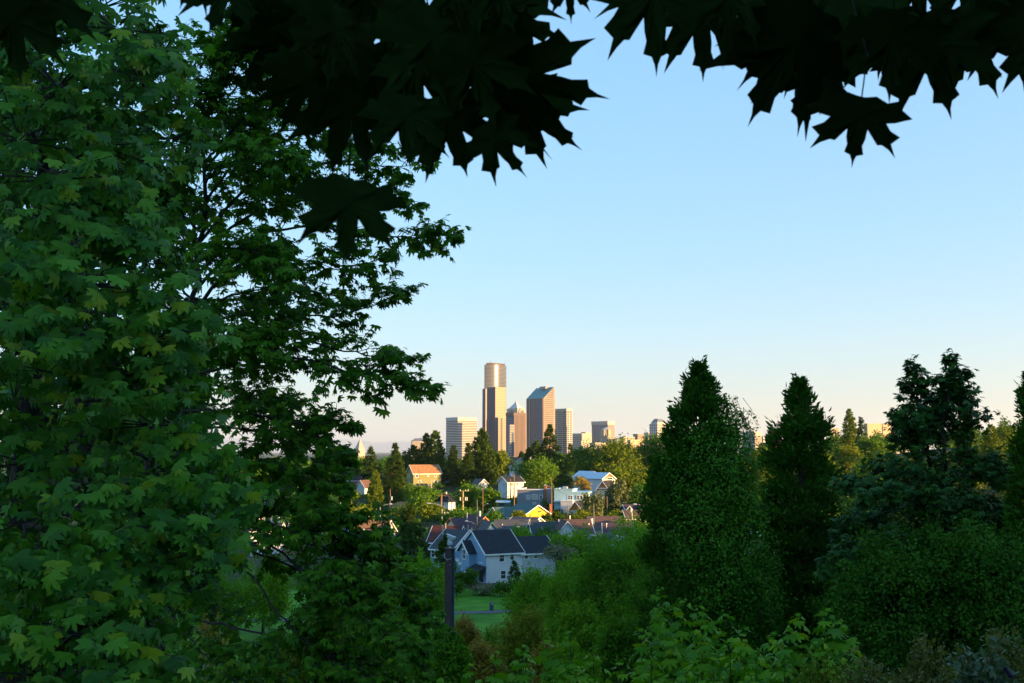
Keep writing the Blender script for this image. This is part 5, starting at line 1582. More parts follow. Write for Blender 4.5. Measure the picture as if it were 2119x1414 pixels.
def leaf_template(half, rings, droop=.35, fold=.18, curl=.0, petiole=0.0, squash=1.0):
    """Lobed maple leaf pointing along +y from its base at the origin; returns verts, triangles."""
    out = [(x, y) for x, y in half] + [(-x, y) for x, y in half[::-1] if x > 0.001]
    out = np.array(out, float); out[:, 0] *= squash
    c = np.array([0.0, .30])
    n = len(out)
    V = [c]; F_ = []
    prev = None
    for i, f in enumerate(rings):
        base = len(V)
        V += list(c + (out - c) * f)
        for k in range(n):
            k2 = (k + 1) % n
            if prev is None:
                F_.append((0, base + k2, base + k))
            else:
                F_ += [(prev + k, base + k2, base + k), (prev + k, prev + k2, base + k2)]
        prev = base
    V = np.array(V)
    r = np.hypot(V[:, 0], V[:, 1] - .05)
    z = -droop * r ** 2 * .6 + fold * np.abs(V[:, 0]) * (1 - .7 * r) - curl * np.sin(V[:, 1] * 3.1) * .15 + .03 * np.sin(V[:, 0] * 9 + V[:, 1] * 7)
    V3 = np.column_stack([V, z])
    F3 = np.array(F_)
    if petiole:
        b = len(V3)
        w = .011
        V3 = np.concatenate([V3, [(-w, .02, 0), (w, .02, 0), (w, -petiole * .55, .03), (-w, -petiole * .55, .03), (w * .9, -petiole, .10), (-w * .9, -petiole, .10)]])
        F3 = np.concatenate([F3, [(b, b + 2, b + 1), (b, b + 3, b + 2), (b + 3, b + 4, b + 2), (b + 3, b + 5, b + 4)]])
    return V3, F3
T_HI = [leaf_template(HALF, (.45, .8, 1.0), d_, f_, c_, .9, s_) for d_, f_, c_, s_ in ((.25, .1, .3, 1), (.5, .2, .0, .92), (.35, .05, .8, 1.05))]
T_MID = [leaf_template(MIDH, (1.0,), d_, f_, c_, .5) for d_, f_, c_ in ((.5, .25, .3), (.9, .35, 0), (.3, .15, .6))]
T_LOW = [leaf_template(LOWH, (1.0,), d_, f_, 0) for d_, f_ in ((.5, .25), (.9, .3))]
L_MAPLE = leafmat('maple_leaf', (0.022, 0.115, 0.010), (0.105, 0.30, 0.016), (0.26, 0.34, 0.010), rough=.5, trans=.3, spec=.2, single=1.0)
L_MAPLE_B = leafmat('small_maple_leaf', (0.040, 0.145, 0.007), (0.085, 0.235, 0.009), (0.16, 0.28, 0.009), rough=.55, trans=.42, spec=.12, single=1.0)
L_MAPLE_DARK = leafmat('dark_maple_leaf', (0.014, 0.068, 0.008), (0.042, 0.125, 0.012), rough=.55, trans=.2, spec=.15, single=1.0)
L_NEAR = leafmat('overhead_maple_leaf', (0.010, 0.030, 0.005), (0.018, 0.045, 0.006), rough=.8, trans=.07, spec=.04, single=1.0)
L_SAPLING = leafmat('sapling_maple_leaf', (0.05, 0.18, 0.008), (0.13, 0.30, 0.010), (0.24, 0.38, 0.01), rough=.5, trans=.35, spec=.1, single=1.0)

def split_leaves(t, temps, lm, P, nn, d, sz, nparts, cell, r, name='leaf', rest='foliage'):
    """The largest leaves in view become parts of their own, all others one part; P in world space."""
    px, py, z = proj(P + norm(d) * (sz * .5)[:, None])
    inside = (px > -20) & (px < 2139) & (py > -20) & (py < 1434)
    idx = np.where(inside)[0]
    idx = idx[np.argsort(z[idx])]
    key = (px[idx] // cell).astype(int) * 10000 + (py[idx] // cell).astype(int)
    _, first = np.unique(key, return_index=True)
    front = idx[first]
    front = front[np.argsort(-(sz[front] / z[front]))][:nparts]
    loc = np.array([*t.location])
    meshes = []
    for i, (tv, tf) in enumerate(temps):
        meshes.append(npmesh(name, tv, tf, lm, np.full(len(tf), .0), smooth=False))
    x, y, zc = frames(nn, d)
    for j, i in enumerate(front):
        o = bpy.data.objects.new(name, meshes[i % len(temps)])
        M = Matrix(np.column_stack([x[i] * sz[i], y[i] * sz[i], zc[i] * sz[i], P[i] - loc]).tolist()).to_4x4()
        o.matrix_basis = M
        link(o, t)
    keep = np.ones(len(P), bool); keep[front] = False
    VV, FF, TT, off = [], [], [], 0
    for i, (tv, tf) in enumerate(temps):
        k = np.where(keep & (np.arange(len(P)) % len(temps) == i))[0]
        if len(k) == 0: continue
        V, F_ = scatter(tv, tf, P[k] - loc, nn[k], d[k], sz[k])
        VV.append(V); FF.append(F_ + off); off += len(V)
        TT.append(np.repeat(r.random(len(k)), len(tf)))
    if VV:
        o = obj(rest, npmesh(rest, np.concatenate(VV), np.concatenate(FF), lm, np.concatenate(TT)), t)
        o['kind'] = 'stuff'

def smooth_path(pts, m=14):
    P = [Vector(p) for p in pts]
    P = [P[0] * 2 - P[1]] + P + [P[-1] * 2 - P[-2]]
    out = []
    n = len(P) - 3
    for i in range(n):
        for j in range(m // n + 1):
            t = j / (m // n + 1)
            a, b, c, d = P[i:i + 4]
            out.append(.5 * ((2 * b) + (c - a) * t + (2 * a - 5 * b + 4 * c - d) * t * t + (3 * b - a - 3 * c + d) * t ** 3))
    out.append(P[-2])
    return out

# ---- the big-leaved maple at the left, leaves hanging in drooping tiers
r = np.random.default_rng(21)
p = at(40, 935, 12.5); base = Vector((p.x, 12.5, gz(p.x, 12.5)))
tA = thing('maple_tree', 'large-leaved maple filling the left edge, leaves hanging in drooping tiers', 'tree', base)
ELL = []            # px, py, Y, rx px, ry px, depth m
for (px, py, Y, rx, ry, dz) in (
    (60, 30, 10.6, 170, 120, 1.0), (240, 60, 10.8, 130, 100, .9), (330, 120, 11.6, 90, 70, .8), (370, 215, 11.4, 62, 52, .6), (120, 180, 10.0, 150, 80, .8), (290, 165, 10.6, 100, 62, .7),
    (40, 290, 9.6, 120, 80, .8), (210, 300, 10.4, 110, 60, .7), (350, 290, 11.3, 60, 50, .6), (120, 370, 9.6, 130, 60, .7), (270, 385, 10.2, 84, 60, .7), (30, 450, 10.4, 110, 60, .8),
    (170, 480, 9.8, 120, 56, .7), (270, 480, 10.0, 76, 56, .7), (310, 545, 10.3, 62, 50, .6), (60, 560, 9.4, 120, 60, .7), (190, 590, 9.7, 110, 52, .7), (340, 620, 10.3, 70, 50, .6), (400, 665, 10.6, 44, 34, .5),
    (60, 680, 9.3, 110, 60, .7), (200, 700, 9.6, 110, 54, .7), (320, 700, 10.0, 70, 56, .6), (370, 770, 10.4, 38, 50, .5), (150, 780, 10.2, 120, 50, .8), (270, 790, 10.0, 76, 46, .6), (30, 830, 11.0, 110, 70, 1),
    (320, 880, 10.6, 90, 46, .7), (420, 910, 10.6, 64, 54, .6), (200, 900, 11.2, 110, 50, .9), (60, 960, 10.4, 110, 60, .8), (380, 1000, 10.0, 90, 64, .7), (470, 1020, 10.2, 48, 70, .5), (240, 1010, 10.2, 100, 56, .7),
    (90, 1070, 9.2, 120, 60, .7), (330, 1090, 9.6, 84, 50, .6), (450, 1130, 9.8, 34, 44, .4), (220, 1120, 9.4, 90, 46, .6), (50, 1170, 9.0, 110, 60, .7), (180, 1200, 9.0, 84, 54, .6), (240, 1260, 9.2, 66, 50, .6),
    (60, 1290, 9.2, 110, 60, .7), (190, 1320, 8.8, 90, 60, .6), (290, 1350, 9.0, 66, 50, .6), (90, 1400, 8.8, 130, 60, .8), (340, 1405, 9.2, 40, 40, .4), (285, 1195, 9.6, 66, 46, .5), (345, 1170, 10.0, 40, 60, .5), (300, 1255, 9.6, 44, 50, .5), (180, 235, 10.9, 100, 46, .6), (90, 110, 10.8, 120, 60, .7), (200, 20, 11.4, 120, 60, .6), (150, 330, 12.8, 220, 120, .8), (150, 620, 12.8, 220, 140, .8), (170, 900, 12.8, 230, 120, .8), (160, 1150, 12.6, 200, 130, .8), (-90, 200, 10.5, 160, 240, 1.5), (-90, 700, 10.5, 160, 260, 1.5), (-90, 1200, 10, 160, 240, 1.5)):
    ELL.append((at(px, py, Y), rx * Y / FPX, dz, ry * Y / FPX))
Ps, Ns, Ds, Ss = [], [], [], []
tw = []
trunk_top = {}
for (c, rx, ry, rz) in ELL:
    area = rx * rz
    ns = int(np.clip(area * 66, 12, 84))
    v = rand_dir(ns, r)
    v[:, 1] = -np.abs(v[:, 1]) * np.where(r.random(ns) < .72, 1, -1)
    v[:, 2] = v[:, 2] * .9 + .1
    s = r.uniform(.45, 1.0, ns)
    C_ = np.array([*c]) + v * s[:, None] * np.array([rx, ry, rz])
    for j in range(ns):
        out = norm((v[j] * np.array([1.0, .9, .4]) + np.array([.15, -.35, 0]))[None])[0]
        k = r.integers(5, 9)
        q = r.uniform(-.05, .34, k)[:, None]
        side = np.cross(out, [0, 0, 1]); side /= np.linalg.norm(side) + 1e-9
        P = C_[j] + out * q + side * r.normal(0, .11, k)[:, None] + np.array([0, 0, 1]) * (r.normal(0, .05, k) - .22 * np.clip(q[:, 0], 0, 1))[:, None]
        d = out * r.uniform(.25, .75, k)[:, None] + side * r.normal(0, .45, k)[:, None] + np.array([0, 0, -1]) * r.uniform(.5, 1.5, k)[:, None]
        nn = out * r.uniform(.35, .9) + np.array([0, 0, .85]) + r.normal(0, .36, (k, 3))
        Ps.append(P); Ns.append(nn); Ds.append(d); Ss.append(r.uniform(.075, .17, k))
        tw.append((c, C_[j], C_[j] + out * .3 - np.array([0, 0, .06])))
P, nn, d, sz = map(np.concatenate, (Ps, Ns, Ds, Ss))
split_leaves(tA, T_MID, L_MAPLE, P, nn, d, sz, 300, 26, r)
lo = lambda v: Vector(v) - base
top_ = at(70, -260, 12.2)
spine = [base - Vector((0, 0, .6)), at(30, 1200, 12.4), at(60, 900, 12.3), at(80, 600, 12.2), at(90, 250, 12.2), top_]
MB().tube([lo(q) for q in smooth_path(spine, 15)], [.24 - .011 * i for i in range(len(smooth_path(spine, 15)))], 10).build('trunk', M_BARK, tA, smooth=True)
spine2 = [at(170, 1250, 12.6), at(190, 1000, 12.5), at(160, 700, 12.4), at(150, 300, 12.4)]
MB().tube([lo(q) for q in [base + Vector((.1, 0, .3))] + smooth_path(spine2, 12)], [.12] * 3 + [.09] * 30, 8).build('trunk', M_BARK, tA, smooth=True)
sp = smooth_path(spine, 40)
for (c, rx, ry, rz) in ELL:
    a = min(sp, key=lambda q: (q - Vector((c.x * .2 + q.x * .8, q.y, c.z + .5))).length)
    mid = a.lerp(c, .55) + Vector((0, 0, .22))
    MB().tube([lo(q) for q in smooth_path([a, mid, c], 8)], [.045 - .004 * i for i in range(11)][:len(smooth_path([a, mid, c], 8))], 6).build('limb', M_BARK, tA)
b = MB()
for c, q, e in tw:
    b.tube([lo(c.lerp(Vector(q), .2)), lo(q), lo(e)], [.011, .007, .004], 3)
o = b.build('twigs', M_BARK, tA); o['kind'] = 'stuff'

# ---- limb-built maples
def limb_maple(name, label, base, limbs, lm, temps, leaf, twl, ntw, nparts, cell, seed, flat=.35, rad=.10, per=7, sub=2, group=None):
    r = np.random.default_rng(seed)
    t = thing(name, label, 'tree', base, 0, group)
    loc = Vector(base)
    Ps, Ns, Ds, Ss = [], [], [], []
    tb = MB()
    for li, L in enumerate(limbs):
        opt = L[0] if isinstance(L[0], dict) else {}
        pts = [at(*q) for q in (L[1:] if opt else L)]
        path = smooth_path(pts, 18)
        n = len(path)
        r0 = opt.get('r', rad) * (.8 if opt.get('trunk') else .62)
        for i in range(1, n - 1):
            path[i] = path[i] + Vector(r.normal(0, r0 * .55, 3))
        MB().tube([q - loc for q in path], [max(.006, r0 * (1 - .88 * i / (n - 1))) for i in range(n)], 7).build('trunk' if opt.get('trunk') else 'limb', M_BARK, t, smooth=True)
        if opt.get('bare'): continue
        lo_, nt = opt.get('from', .1), int(ntw * opt.get('n', 1))
        tl = twl * opt.get('tw', 1)
        for k in range(nt):
            f = lo_ + (1 - lo_) * r.random() ** .8
            i = min(int(f * (n - 1)), n - 2)
            a = path[i].lerp(path[i + 1], f * (n - 1) - i)
            tg = (path[i + 1] - path[i]).normalized()
            pr = Vector(r.normal(0, 1, 3)); pr.z *= flat
            pr -= tg * pr.dot(tg)
            pr.normalize()
            dr = (tg * r.uniform(.35, 1.1) + pr * .9 + Vector((0, 0, .12))).normalized()
            if f > .93: dr = (tg + pr * .3).normalized()
            ln = tl * (1.15 - .78 * f) * r.uniform(.55, 1.15)
            tips = [(a, dr, ln)]
            for s in range(sub):
                g = r.uniform(.3, .85)
                p2 = Vector(r.normal(0, 1, 3)); p2.z *= flat
                d2 = (dr + p2.normalized() * .9).normalized()
                tips.append((a + dr * ln * g, d2, ln * r.uniform(.35, .65)))
            for (a0, d0, l0) in tips:
                m_ = a0 + d0 * l0 * .5 + Vector((0, 0, .03 * l0)); e_ = a0 + d0 * l0 - Vector((0, 0, .10 * l0))
                tb.tube([a0 - loc, m_ - loc, e_ - loc], [.012, .008, .004], 3)
                kk = max(3, int(per * l0 / tl * 1.6))
                q = r.uniform(.2, 1.05, kk)[:, None]
                A, D0 = np.array([*a0]), np.array([*d0])
                side = np.cross(D0, [0, 0, 1.0]); side /= np.linalg.norm(side) + 1e-9
                sg = np.where(r.random(kk) < .5, -1, 1)[:, None]
                P = A + D0 * l0 * q + np.array([0, 0, 1]) * (-.10 * l0 * q ** 2 + r.normal(0, leaf * .22, (kk, 1))) + side * sg * r.uniform(0, leaf * .5, (kk, 1))
                dd = D0 * r.uniform(.3, 1, (kk, 1)) + side * sg * r.uniform(.2, 1, (kk, 1)) + np.array([0, 0, -1]) * r.uniform(.1, .75, (kk, 1))
                nn = np.array([0, 0, 1.0]) + r.normal(0, .38, (kk, 3)) + D0 * .2
                Ps.append(P); Ns.append(nn); Ds.append(dd); Ss.append(leaf * r.uniform(.65, 1.2, kk))
    P, nn, d, sz = map(np.concatenate, (Ps, Ns, Ds, Ss))
    o = tb.build('twigs', M_BARK, t); o['kind'] = 'stuff'
    split_leaves(t, temps, lm, P, nn, d, sz, nparts, cell, r)
    return t

YB = 24.0
pb = at(345, 1300, YB); baseB = (pb.x, YB, gz(pb.x, YB))
LB = [
    [dict(trunk=1, bare=1, r=.18), (330, 1560, YB), (338, 1240, YB), (372, 960, YB), (392, 760, YB), (415, 520, YB), (432, 260, YB), (440, 70, YB)],
    [dict(trunk=1, bare=1, r=.12), (345, 1300, YB), (300, 900, YB + .5), (310, 480, YB + .8), (360, 330, YB + 1)],
    [dict(r=.08), (395, 770, YB), (470, 735, YB - .3), (560, 690, YB - .6), (660, 715, YB - .9), (760, 735, YB - 1.1), (845, 740, YB - 1.2)],
    [dict(r=.07), (395, 772, YB), (500, 755, YB - .8), (610, 740, YB - 1.4), (720, 770, YB - 1.8), (800, 792, YB - 2), (878, 800, YB - 2.1)],
    [dict(r=.07), (400, 680, YB), (480, 655, YB + .5), (580, 650, YB + .9), (690, 655, YB + 1.1), (790, 625, YB + 1.2), (830, 606, YB + 1.2)],
    [dict(r=.08), (412, 635, YB), (475, 560, YB - .5), (560, 535, YB - .9), (650, 545, YB - 1.1), (740, 548, YB - 1.3), (800, 530, YB - 1.4)],
    [dict(r=.07), (415, 590, YB), (510, 500, YB - .7), (620, 470, YB - 1.2), (740, 480, YB - 1.6), (840, 490, YB - 1.9), (928, 488, YB - 2.1)],
    [dict(r=.07), (418, 540, YB), (500, 455, YB + .5), (610, 420, YB + .9), (720, 400, YB + 1.2), (800, 410, YB + 1.3), (852, 415, YB + 1.3)],
    [dict(r=.07), (415, 500, YB), (500, 400, YB - .4), (600, 350, YB - .8), (700, 340, YB - 1), (790, 345, YB - 1.1), (868, 342, YB - 1.2)],
    [dict(r=.06), (425, 420, YB), (500, 320, YB + .5), (590, 270, YB + .8), (690, 290, YB + 1), (780, 300, YB + 1.1)],
    [dict(r=.06), (428, 350, YB), (490, 260, YB - .4), (560, 210, YB - .7), (640, 220, YB - .9), (700, 240, YB - 1)],
    [dict(r=.06), (430, 280, YB), (480, 190, YB + .3), (530, 130, YB + .5), (560, 90, YB + .6)],
    [dict(r=.05), (434, 200, YB), (460, 110, YB - .4), (490, 60, YB - .5), (505, 40, YB - .6)],
    [dict(r=.06, n=.8), (425, 450, YB), (380, 350, YB - .8), (420, 250, YB - 1.4), (450, 180, YB - 1.6)],
    [dict(r=.06), (420, 480, YB), (470, 430, YB + 1.2), (540, 400, YB + 2), (620, 395, YB + 2.4), (700, 430, YB + 2.6)],
    [dict(r=.06), (405, 620, YB), (450, 620, YB + 1.4), (530, 600, YB + 2.2), (620, 600, YB + 2.6), (720, 620, YB + 2.9)],
    [dict(r=.06), (385, 850, YB), (460, 850, YB - .6), (560, 865, YB - 1), (650, 885, YB - 1.4), (712, 880, YB - 1.5)],
    [dict(r=.06), (382, 880, YB), (470, 885, YB + .6), (570, 900, YB + 1), (650, 930, YB + 1.2), (705, 950, YB + 1.3)],
    [dict(r=.06), (380, 930, YB), (480, 950, YB - .4), (580, 965, YB - .8), (660, 990, YB - 1), (700, 1010, YB - 1)],
    [dict(r=.06), (378, 960, YB), (450, 1000, YB + .8), (540, 1010, YB + 1.4), (620, 1035, YB + 1.6), (690, 1050, YB + 1.8)],
    [dict(r=.05, n=.7), (390, 800, YB), (460, 800, YB + 1.2), (540, 830, YB + 1.8), (600, 835, YB + 2)],
    [dict(r=.06), (430, 300, YB), (390, 220, YB - 1), (340, 150, YB - 1.8), (300, 60, YB - 2.2)],
    [dict(r=.06), (418, 480, YB), (360, 420, YB - 1.2), (300, 340, YB - 2), (250, 260, YB - 2.4)],
    [dict(r=.06), (410, 640, YB), (350, 560, YB + 1), (300, 480, YB + 1.6), (240, 420, YB + 2)],
    [dict(r=.06), (425, 380, YB), (470, 330, YB - 1.5), (530, 310, YB - 2.6), (600, 320, YB - 3.2)],
    [dict(r=.06), (415, 560, YB), (460, 520, YB - 1.6), (520, 520, YB - 2.6), (590, 560, YB - 3.2)],
    [dict(r=.06), (430, 230, YB), (470, 170, YB - 1.2), (500, 120, YB - 1.8), (520, 90, YB - 2)],
    [dict(r=.06), (400, 720, YB), (440, 690, YB - 1.4), (500, 690, YB - 2.4), (560, 720, YB - 3)],
    [dict(r=.06), (430, 330, YB), (470, 280, YB + 1.5), (520, 250, YB + 2.4), (600, 240, YB + 3)],
    [dict(r=.085, **{'from': .45}), (318, 1248, YB), (370, 1195, YB - .6), (450, 1148, YB - 1), (530, 1122, YB - 1.4), (600, 1102, YB - 1.6), (680, 1085, YB - 1.8), (722, 1070, YB - 1.9)],
    [dict(r=.05, **{'from': .4}), (472, 1160, YB - 1), (530, 1205, YB - 1.5), (590, 1285, YB - 2), (640, 1330, YB - 2.4), (700, 1372, YB - 2.6), (760, 1400, YB - 2.8)],
    [dict(r=.05, **{'from': .3}), (420, 1285, YB), (520, 1306, YB - 1), (620, 1330, YB - 1.6), (700, 1370, YB - 2), (770, 1420, YB - 2.2)],
    [dict(r=.05), (590, 1105, YB - 1.5), (680, 1140, YB - 1.6), (760, 1180, YB - 1.8), (840, 1235, YB - 2), (905, 1290, YB - 2.2)],
    [dict(r=.045), (550, 1120, YB - 1.4), (640, 1190, YB - 2), (720, 1250, YB - 2.5), (800, 1310, YB - 2.8), (850, 1350, YB - 3)],
    [dict(r=.045), (640, 1095, YB - 1.7), (720, 1105, YB - 1.2), (780, 1140, YB - 1), (830, 1180, YB - .8)],
    [dict(r=.045), (500, 1135, YB - 1.2), (600, 1170, YB - .4), (680, 1215, YB + .2), (760, 1270, YB + .6), (830, 1340, YB + .8)],
    [dict(r=.04, n=.8), (360, 1210, YB), (440, 1250, YB + .8), (520, 1350, YB + 1.2), (600, 1420, YB + 1.4)],
    [dict(r=.04, n=.8), (340, 1260, YB), (400, 1330, YB - 1), (460, 1390, YB - 1.4), (520, 1440, YB - 1.6)],
    [dict(r=.04, n=.8), (350, 1150, YB), (420, 1110, YB + 1), (500, 1080, YB + 1.6), (560, 1060, YB + 1.9)],
]
limb_maple('maple_tree', 'fine-leaved maple behind it, long layered boughs reaching out against the sky', baseB, LB, L_MAPLE_B, T_LOW, .165, 1.25, 54, 300, 13, 31, sub=2, per=8)
# ---- maple at the right, thicket, saplings
YR = 40.0
pr_ = at(1962, 1300, YR)
LR = [
    [dict(trunk=1, r=.2, **{'from': .45}), (1966, 1440, YR), (1956, 1200, YR), (1952, 1000, YR), (1960, 850, YR), (1968, 752, YR)],
    [dict(trunk=1, r=.13, **{'from': .4}), (1958, 1150, YR), (1925, 960, YR), (1900, 850, YR), (1887, 766, YR)],
    [dict(r=.07), (1957, 1020, YR), (1900, 965, YR - .8), (1820, 975, YR - 1.4), (1748, 1000, YR - 1.8)],
    [dict(r=.07), (1930, 970, YR), (1900, 905, YR - .5), (1862, 868, YR - .8)],
    [dict(r=.07), (1955, 1080, YR), (1880, 1050, YR + .6), (1790, 1080, YR + 1), (1735, 1110, YR + 1.2)],
    [dict(r=.06), (1960, 900, YR), (1985, 840, YR + .4), (1990, 780, YR + .6)],
    [dict(r=.06), (1958, 960, YR), (1920, 880, YR + 1), (1935, 820, YR + 1.4)],
    [dict(r=.07), (1957, 1010, YR), (2030, 960, YR - .6), (2085, 985, YR - 1)],
    [dict(r=.07), (1957, 1110, YR), (2040, 1060, YR + .5), (2115, 1090, YR + .8)],
    [dict(r=.07), (1957, 1160, YR), (1860, 1140, YR - 1.2), (1770, 1150, YR - 2), (1715, 1170, YR - 2.4)],
    [dict(r=.07), (1957, 1210, YR), (2050, 1170, YR - 1), (2130, 1190, YR - 1.4)],
    [dict(r=.07), (1957, 1250, YR), (1860, 1230, YR + .6), (1770, 1240, YR + 1)],
    [dict(r=.06), (1957, 1180, YR), (1940, 1090, YR - 1.8), (1920, 1020, YR - 2.6)],
    [dict(r=.06), (1957, 1220, YR), (1990, 1120, YR - 1.8), (2010, 1040, YR - 2.6)],
    [dict(r=.06), (1957, 1300, YR), (1900, 1200, YR - 2), (1850, 1120, YR - 3)],
    [dict(r=.06), (1957, 1330, YR), (2020, 1240, YR - 2), (2070, 1160, YR - 3)],
    [dict(r=.06), (1950, 1060, YR), (1900, 1010, YR - 1.6), (1850, 1000, YR - 2.4), (1800, 1030, YR - 2.8)],
]
limb_maple('maple_tree', 'dark twin-topped maple standing at the right above the thicket', (pr_.x, YR, gz(pr_.x, YR)), LR, L_MAPLE_DARK, T_LOW, .21, 1.35, 62, 260, 10, 47, flat=.8, per=7)

G6 = 'dark thicket on the slope'
def thicket(label, px, top, base, w, Y, lm, n, leaf, lobes=24, tm=None):
    tree('round', label, px, top, base, w, Y, lm, n=n, leaf=leaf, group=G6, lobes=lobes, tmpl=tm or T_QUAD, lump=.28, name='thicket_tree')
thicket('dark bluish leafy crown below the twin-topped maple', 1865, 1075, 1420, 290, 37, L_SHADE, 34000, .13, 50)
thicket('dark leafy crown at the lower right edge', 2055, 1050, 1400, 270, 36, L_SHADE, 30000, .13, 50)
thicket('dark crown filling the corner behind the seeding shrubs', 2110, 900, 1200, 150, 44, L_GREEN, 6000, .2)
thicket('dark crown low between cedar and thicket', 1770, 1130, 1420, 150, 41, L_SHADE, 14000, .13, 40)
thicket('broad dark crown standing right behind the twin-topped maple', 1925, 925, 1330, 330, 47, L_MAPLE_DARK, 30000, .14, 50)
thicket('grey-green crown under the gap left of the maple', 1775, 1000, 1260, 140, 60, L_GREEN, 5200, .22)

# dark trees far back behind the left maples
tree('round', 'dark broad tree behind the left maples, upper part', 190, 120, 1300, 470, 46, L_MAPLE_DARK, n=9000, leaf=.30, lobes=46, lump=.26, group='dark trees behind the left maples', tmpl=T_LOW[0])
tree('round', 'dark tree behind the left maples, by the edge', -60, -60, 1350, 420, 40, L_MAPLE_DARK, n=11000, leaf=.34, lobes=40, lump=.26, group='dark trees behind the left maples', tmpl=T_LOW[0])
tree('round', 'dark lower tree behind the left maples, above the road', 330, 640, 1260, 260, 54, L_MAPLE_DARK, n=12000, leaf=.32, lobes=34, lump=.28, group='dark trees behind the left maples', tmpl=T_LOW[0])

def sapling(label, px, top, Y, seed, leaf=.17, lm=L_SAPLING, wide=1.0, lean=0.0):
    r = np.random.default_rng(seed)
    p = at(px, 1414, Y); z0 = gz(p.x, Y)
    ht = at(px, top, Y).z - z0
    t = thing('maple_sapling', label, 'sapling', (p.x, Y, z0), 0, 'maple saplings on the near slope')
    Ps, Ns, Ds, Ss = [], [], [], []
    b = MB()
    stems = [(0, 0, ht, lean)] + [(r.normal(0, .22) * wide, r.normal(0, .25), ht * r.uniform(.72, .93), r.normal(0, .25)) for _ in range(3)]
    for (sx, sy, h, ln) in stems:
        b.tube([(sx * .3, sy * .3, -.3), (sx, sy, h * .6), (sx + ln * .2, sy, h - .03)], [.016, .011, .004], 5)
        z = h; step = .05; a = r.uniform(0, 6.28)
        while z > max(.25, h - 1.5):
            s_ = leaf * min(1.15, .35 + (h - z) * 2.2)
            f = z / h
            cx = sx + ln * .2 * max(0, (f - .6) / .4)
            for sgn in (0, math.pi):
                if r.random() < .06: continue
                aa = a + sgn + r.normal(0, .25)
                out = np.array([math.cos(aa), math.sin(aa), 0])
                ptl = s_ * r.uniform(.5, 1.0)
                P = np.array([cx, sy, z]) + out * ptl + np.array([0, 0, .25 * ptl])
                Ps.append(P); Ds.append(out * 1.0 + np.array([0, 0, -r.uniform(.15, .8)]) + r.normal(0, .12, 3))
                Ns.append(np.array([0, 0, 1.0]) + out * .55 + r.normal(0, .2, 3)); Ss.append(s_ * r.uniform(.8, 1.15))
            z -= step; step = min(.17, step * 1.35); a += 1.57 + r.normal(0, .2)
    b.build('stem', M_BARK, t)
    P = np.array(Ps) + np.array([p.x, Y, z0])
    split_leaves(t, T_MID, lm, P, np.array(Ns), np.array(Ds), np.array(Ss), 40, 11, r)
SAP = [('bright maple sapling, tallest of the group below the rusty trees', 1185, 1300, 14), ('bright sapling just left of the tallest one', 1140, 1318, 14.6),
       ('broad sapling below the olive tree', 1090, 1336, 13.4), ('sapling right of the tallest bright one', 1232, 1342, 15), ('sapling low beside the rusty trees', 1018, 1348, 13),
       ('small sapling at the very bottom under the rusty trees', 982, 1374, 12.6), ('small sapling at the bottom right of the bright group', 1282, 1364, 14), ('lime green sapling tip at the bottom edge', 1345, 1360, 12.4),
       ('tall slim sapling rising before the dark trees, first from the west', 1372, 1216, 22), ('sapling beside the tall slim one', 1416, 1240, 21), ('leafy sapling under the tall slim one', 1388, 1290, 19),
       ('sapling in the middle of the dark slope', 1462, 1256, 20), ('sapling at the foot of the ivy-clad cedar', 1512, 1266, 19), ('shaded sapling lower in the middle', 1452, 1312, 17),
       ('sapling under the ivy-clad cedar, lower', 1545, 1300, 18), ('dark sapling left of the middle ones', 1330, 1302, 19), ('sapling at the foot of the pointed cedar', 1602, 1310, 17),
       ('yellow-green sapling before the pointed cedar', 1655, 1272, 16), ('yellow-green spire-shaped sapling, tallest before the pointed cedar', 1718, 1260, 16), ('sapling under the spire-shaped one', 1690, 1322, 15.4),
       ('sapling low in the dark corner under the ivy', 1562, 1346, 15), ('sapling at the bottom in the middle of the slope', 1482, 1362, 14), ('sapling at the bottom before the pointed cedar', 1622, 1366, 14),
       ('leafy sapling at the bottom below the dark slope trees', 1420, 1384, 13), ('small sapling at the foot of the steel post', 918, 1388, 14), ('sapling at the edge of the seeding shrubs', 1752, 1346, 14.4)]
for i, (lab, px, top, Y) in enumerate(SAP):
    sapling(lab, px, top, Y, 300 + i, .165 if Y < 16 else .2, wide=1.2, lean=random.uniform(-.4, .4))

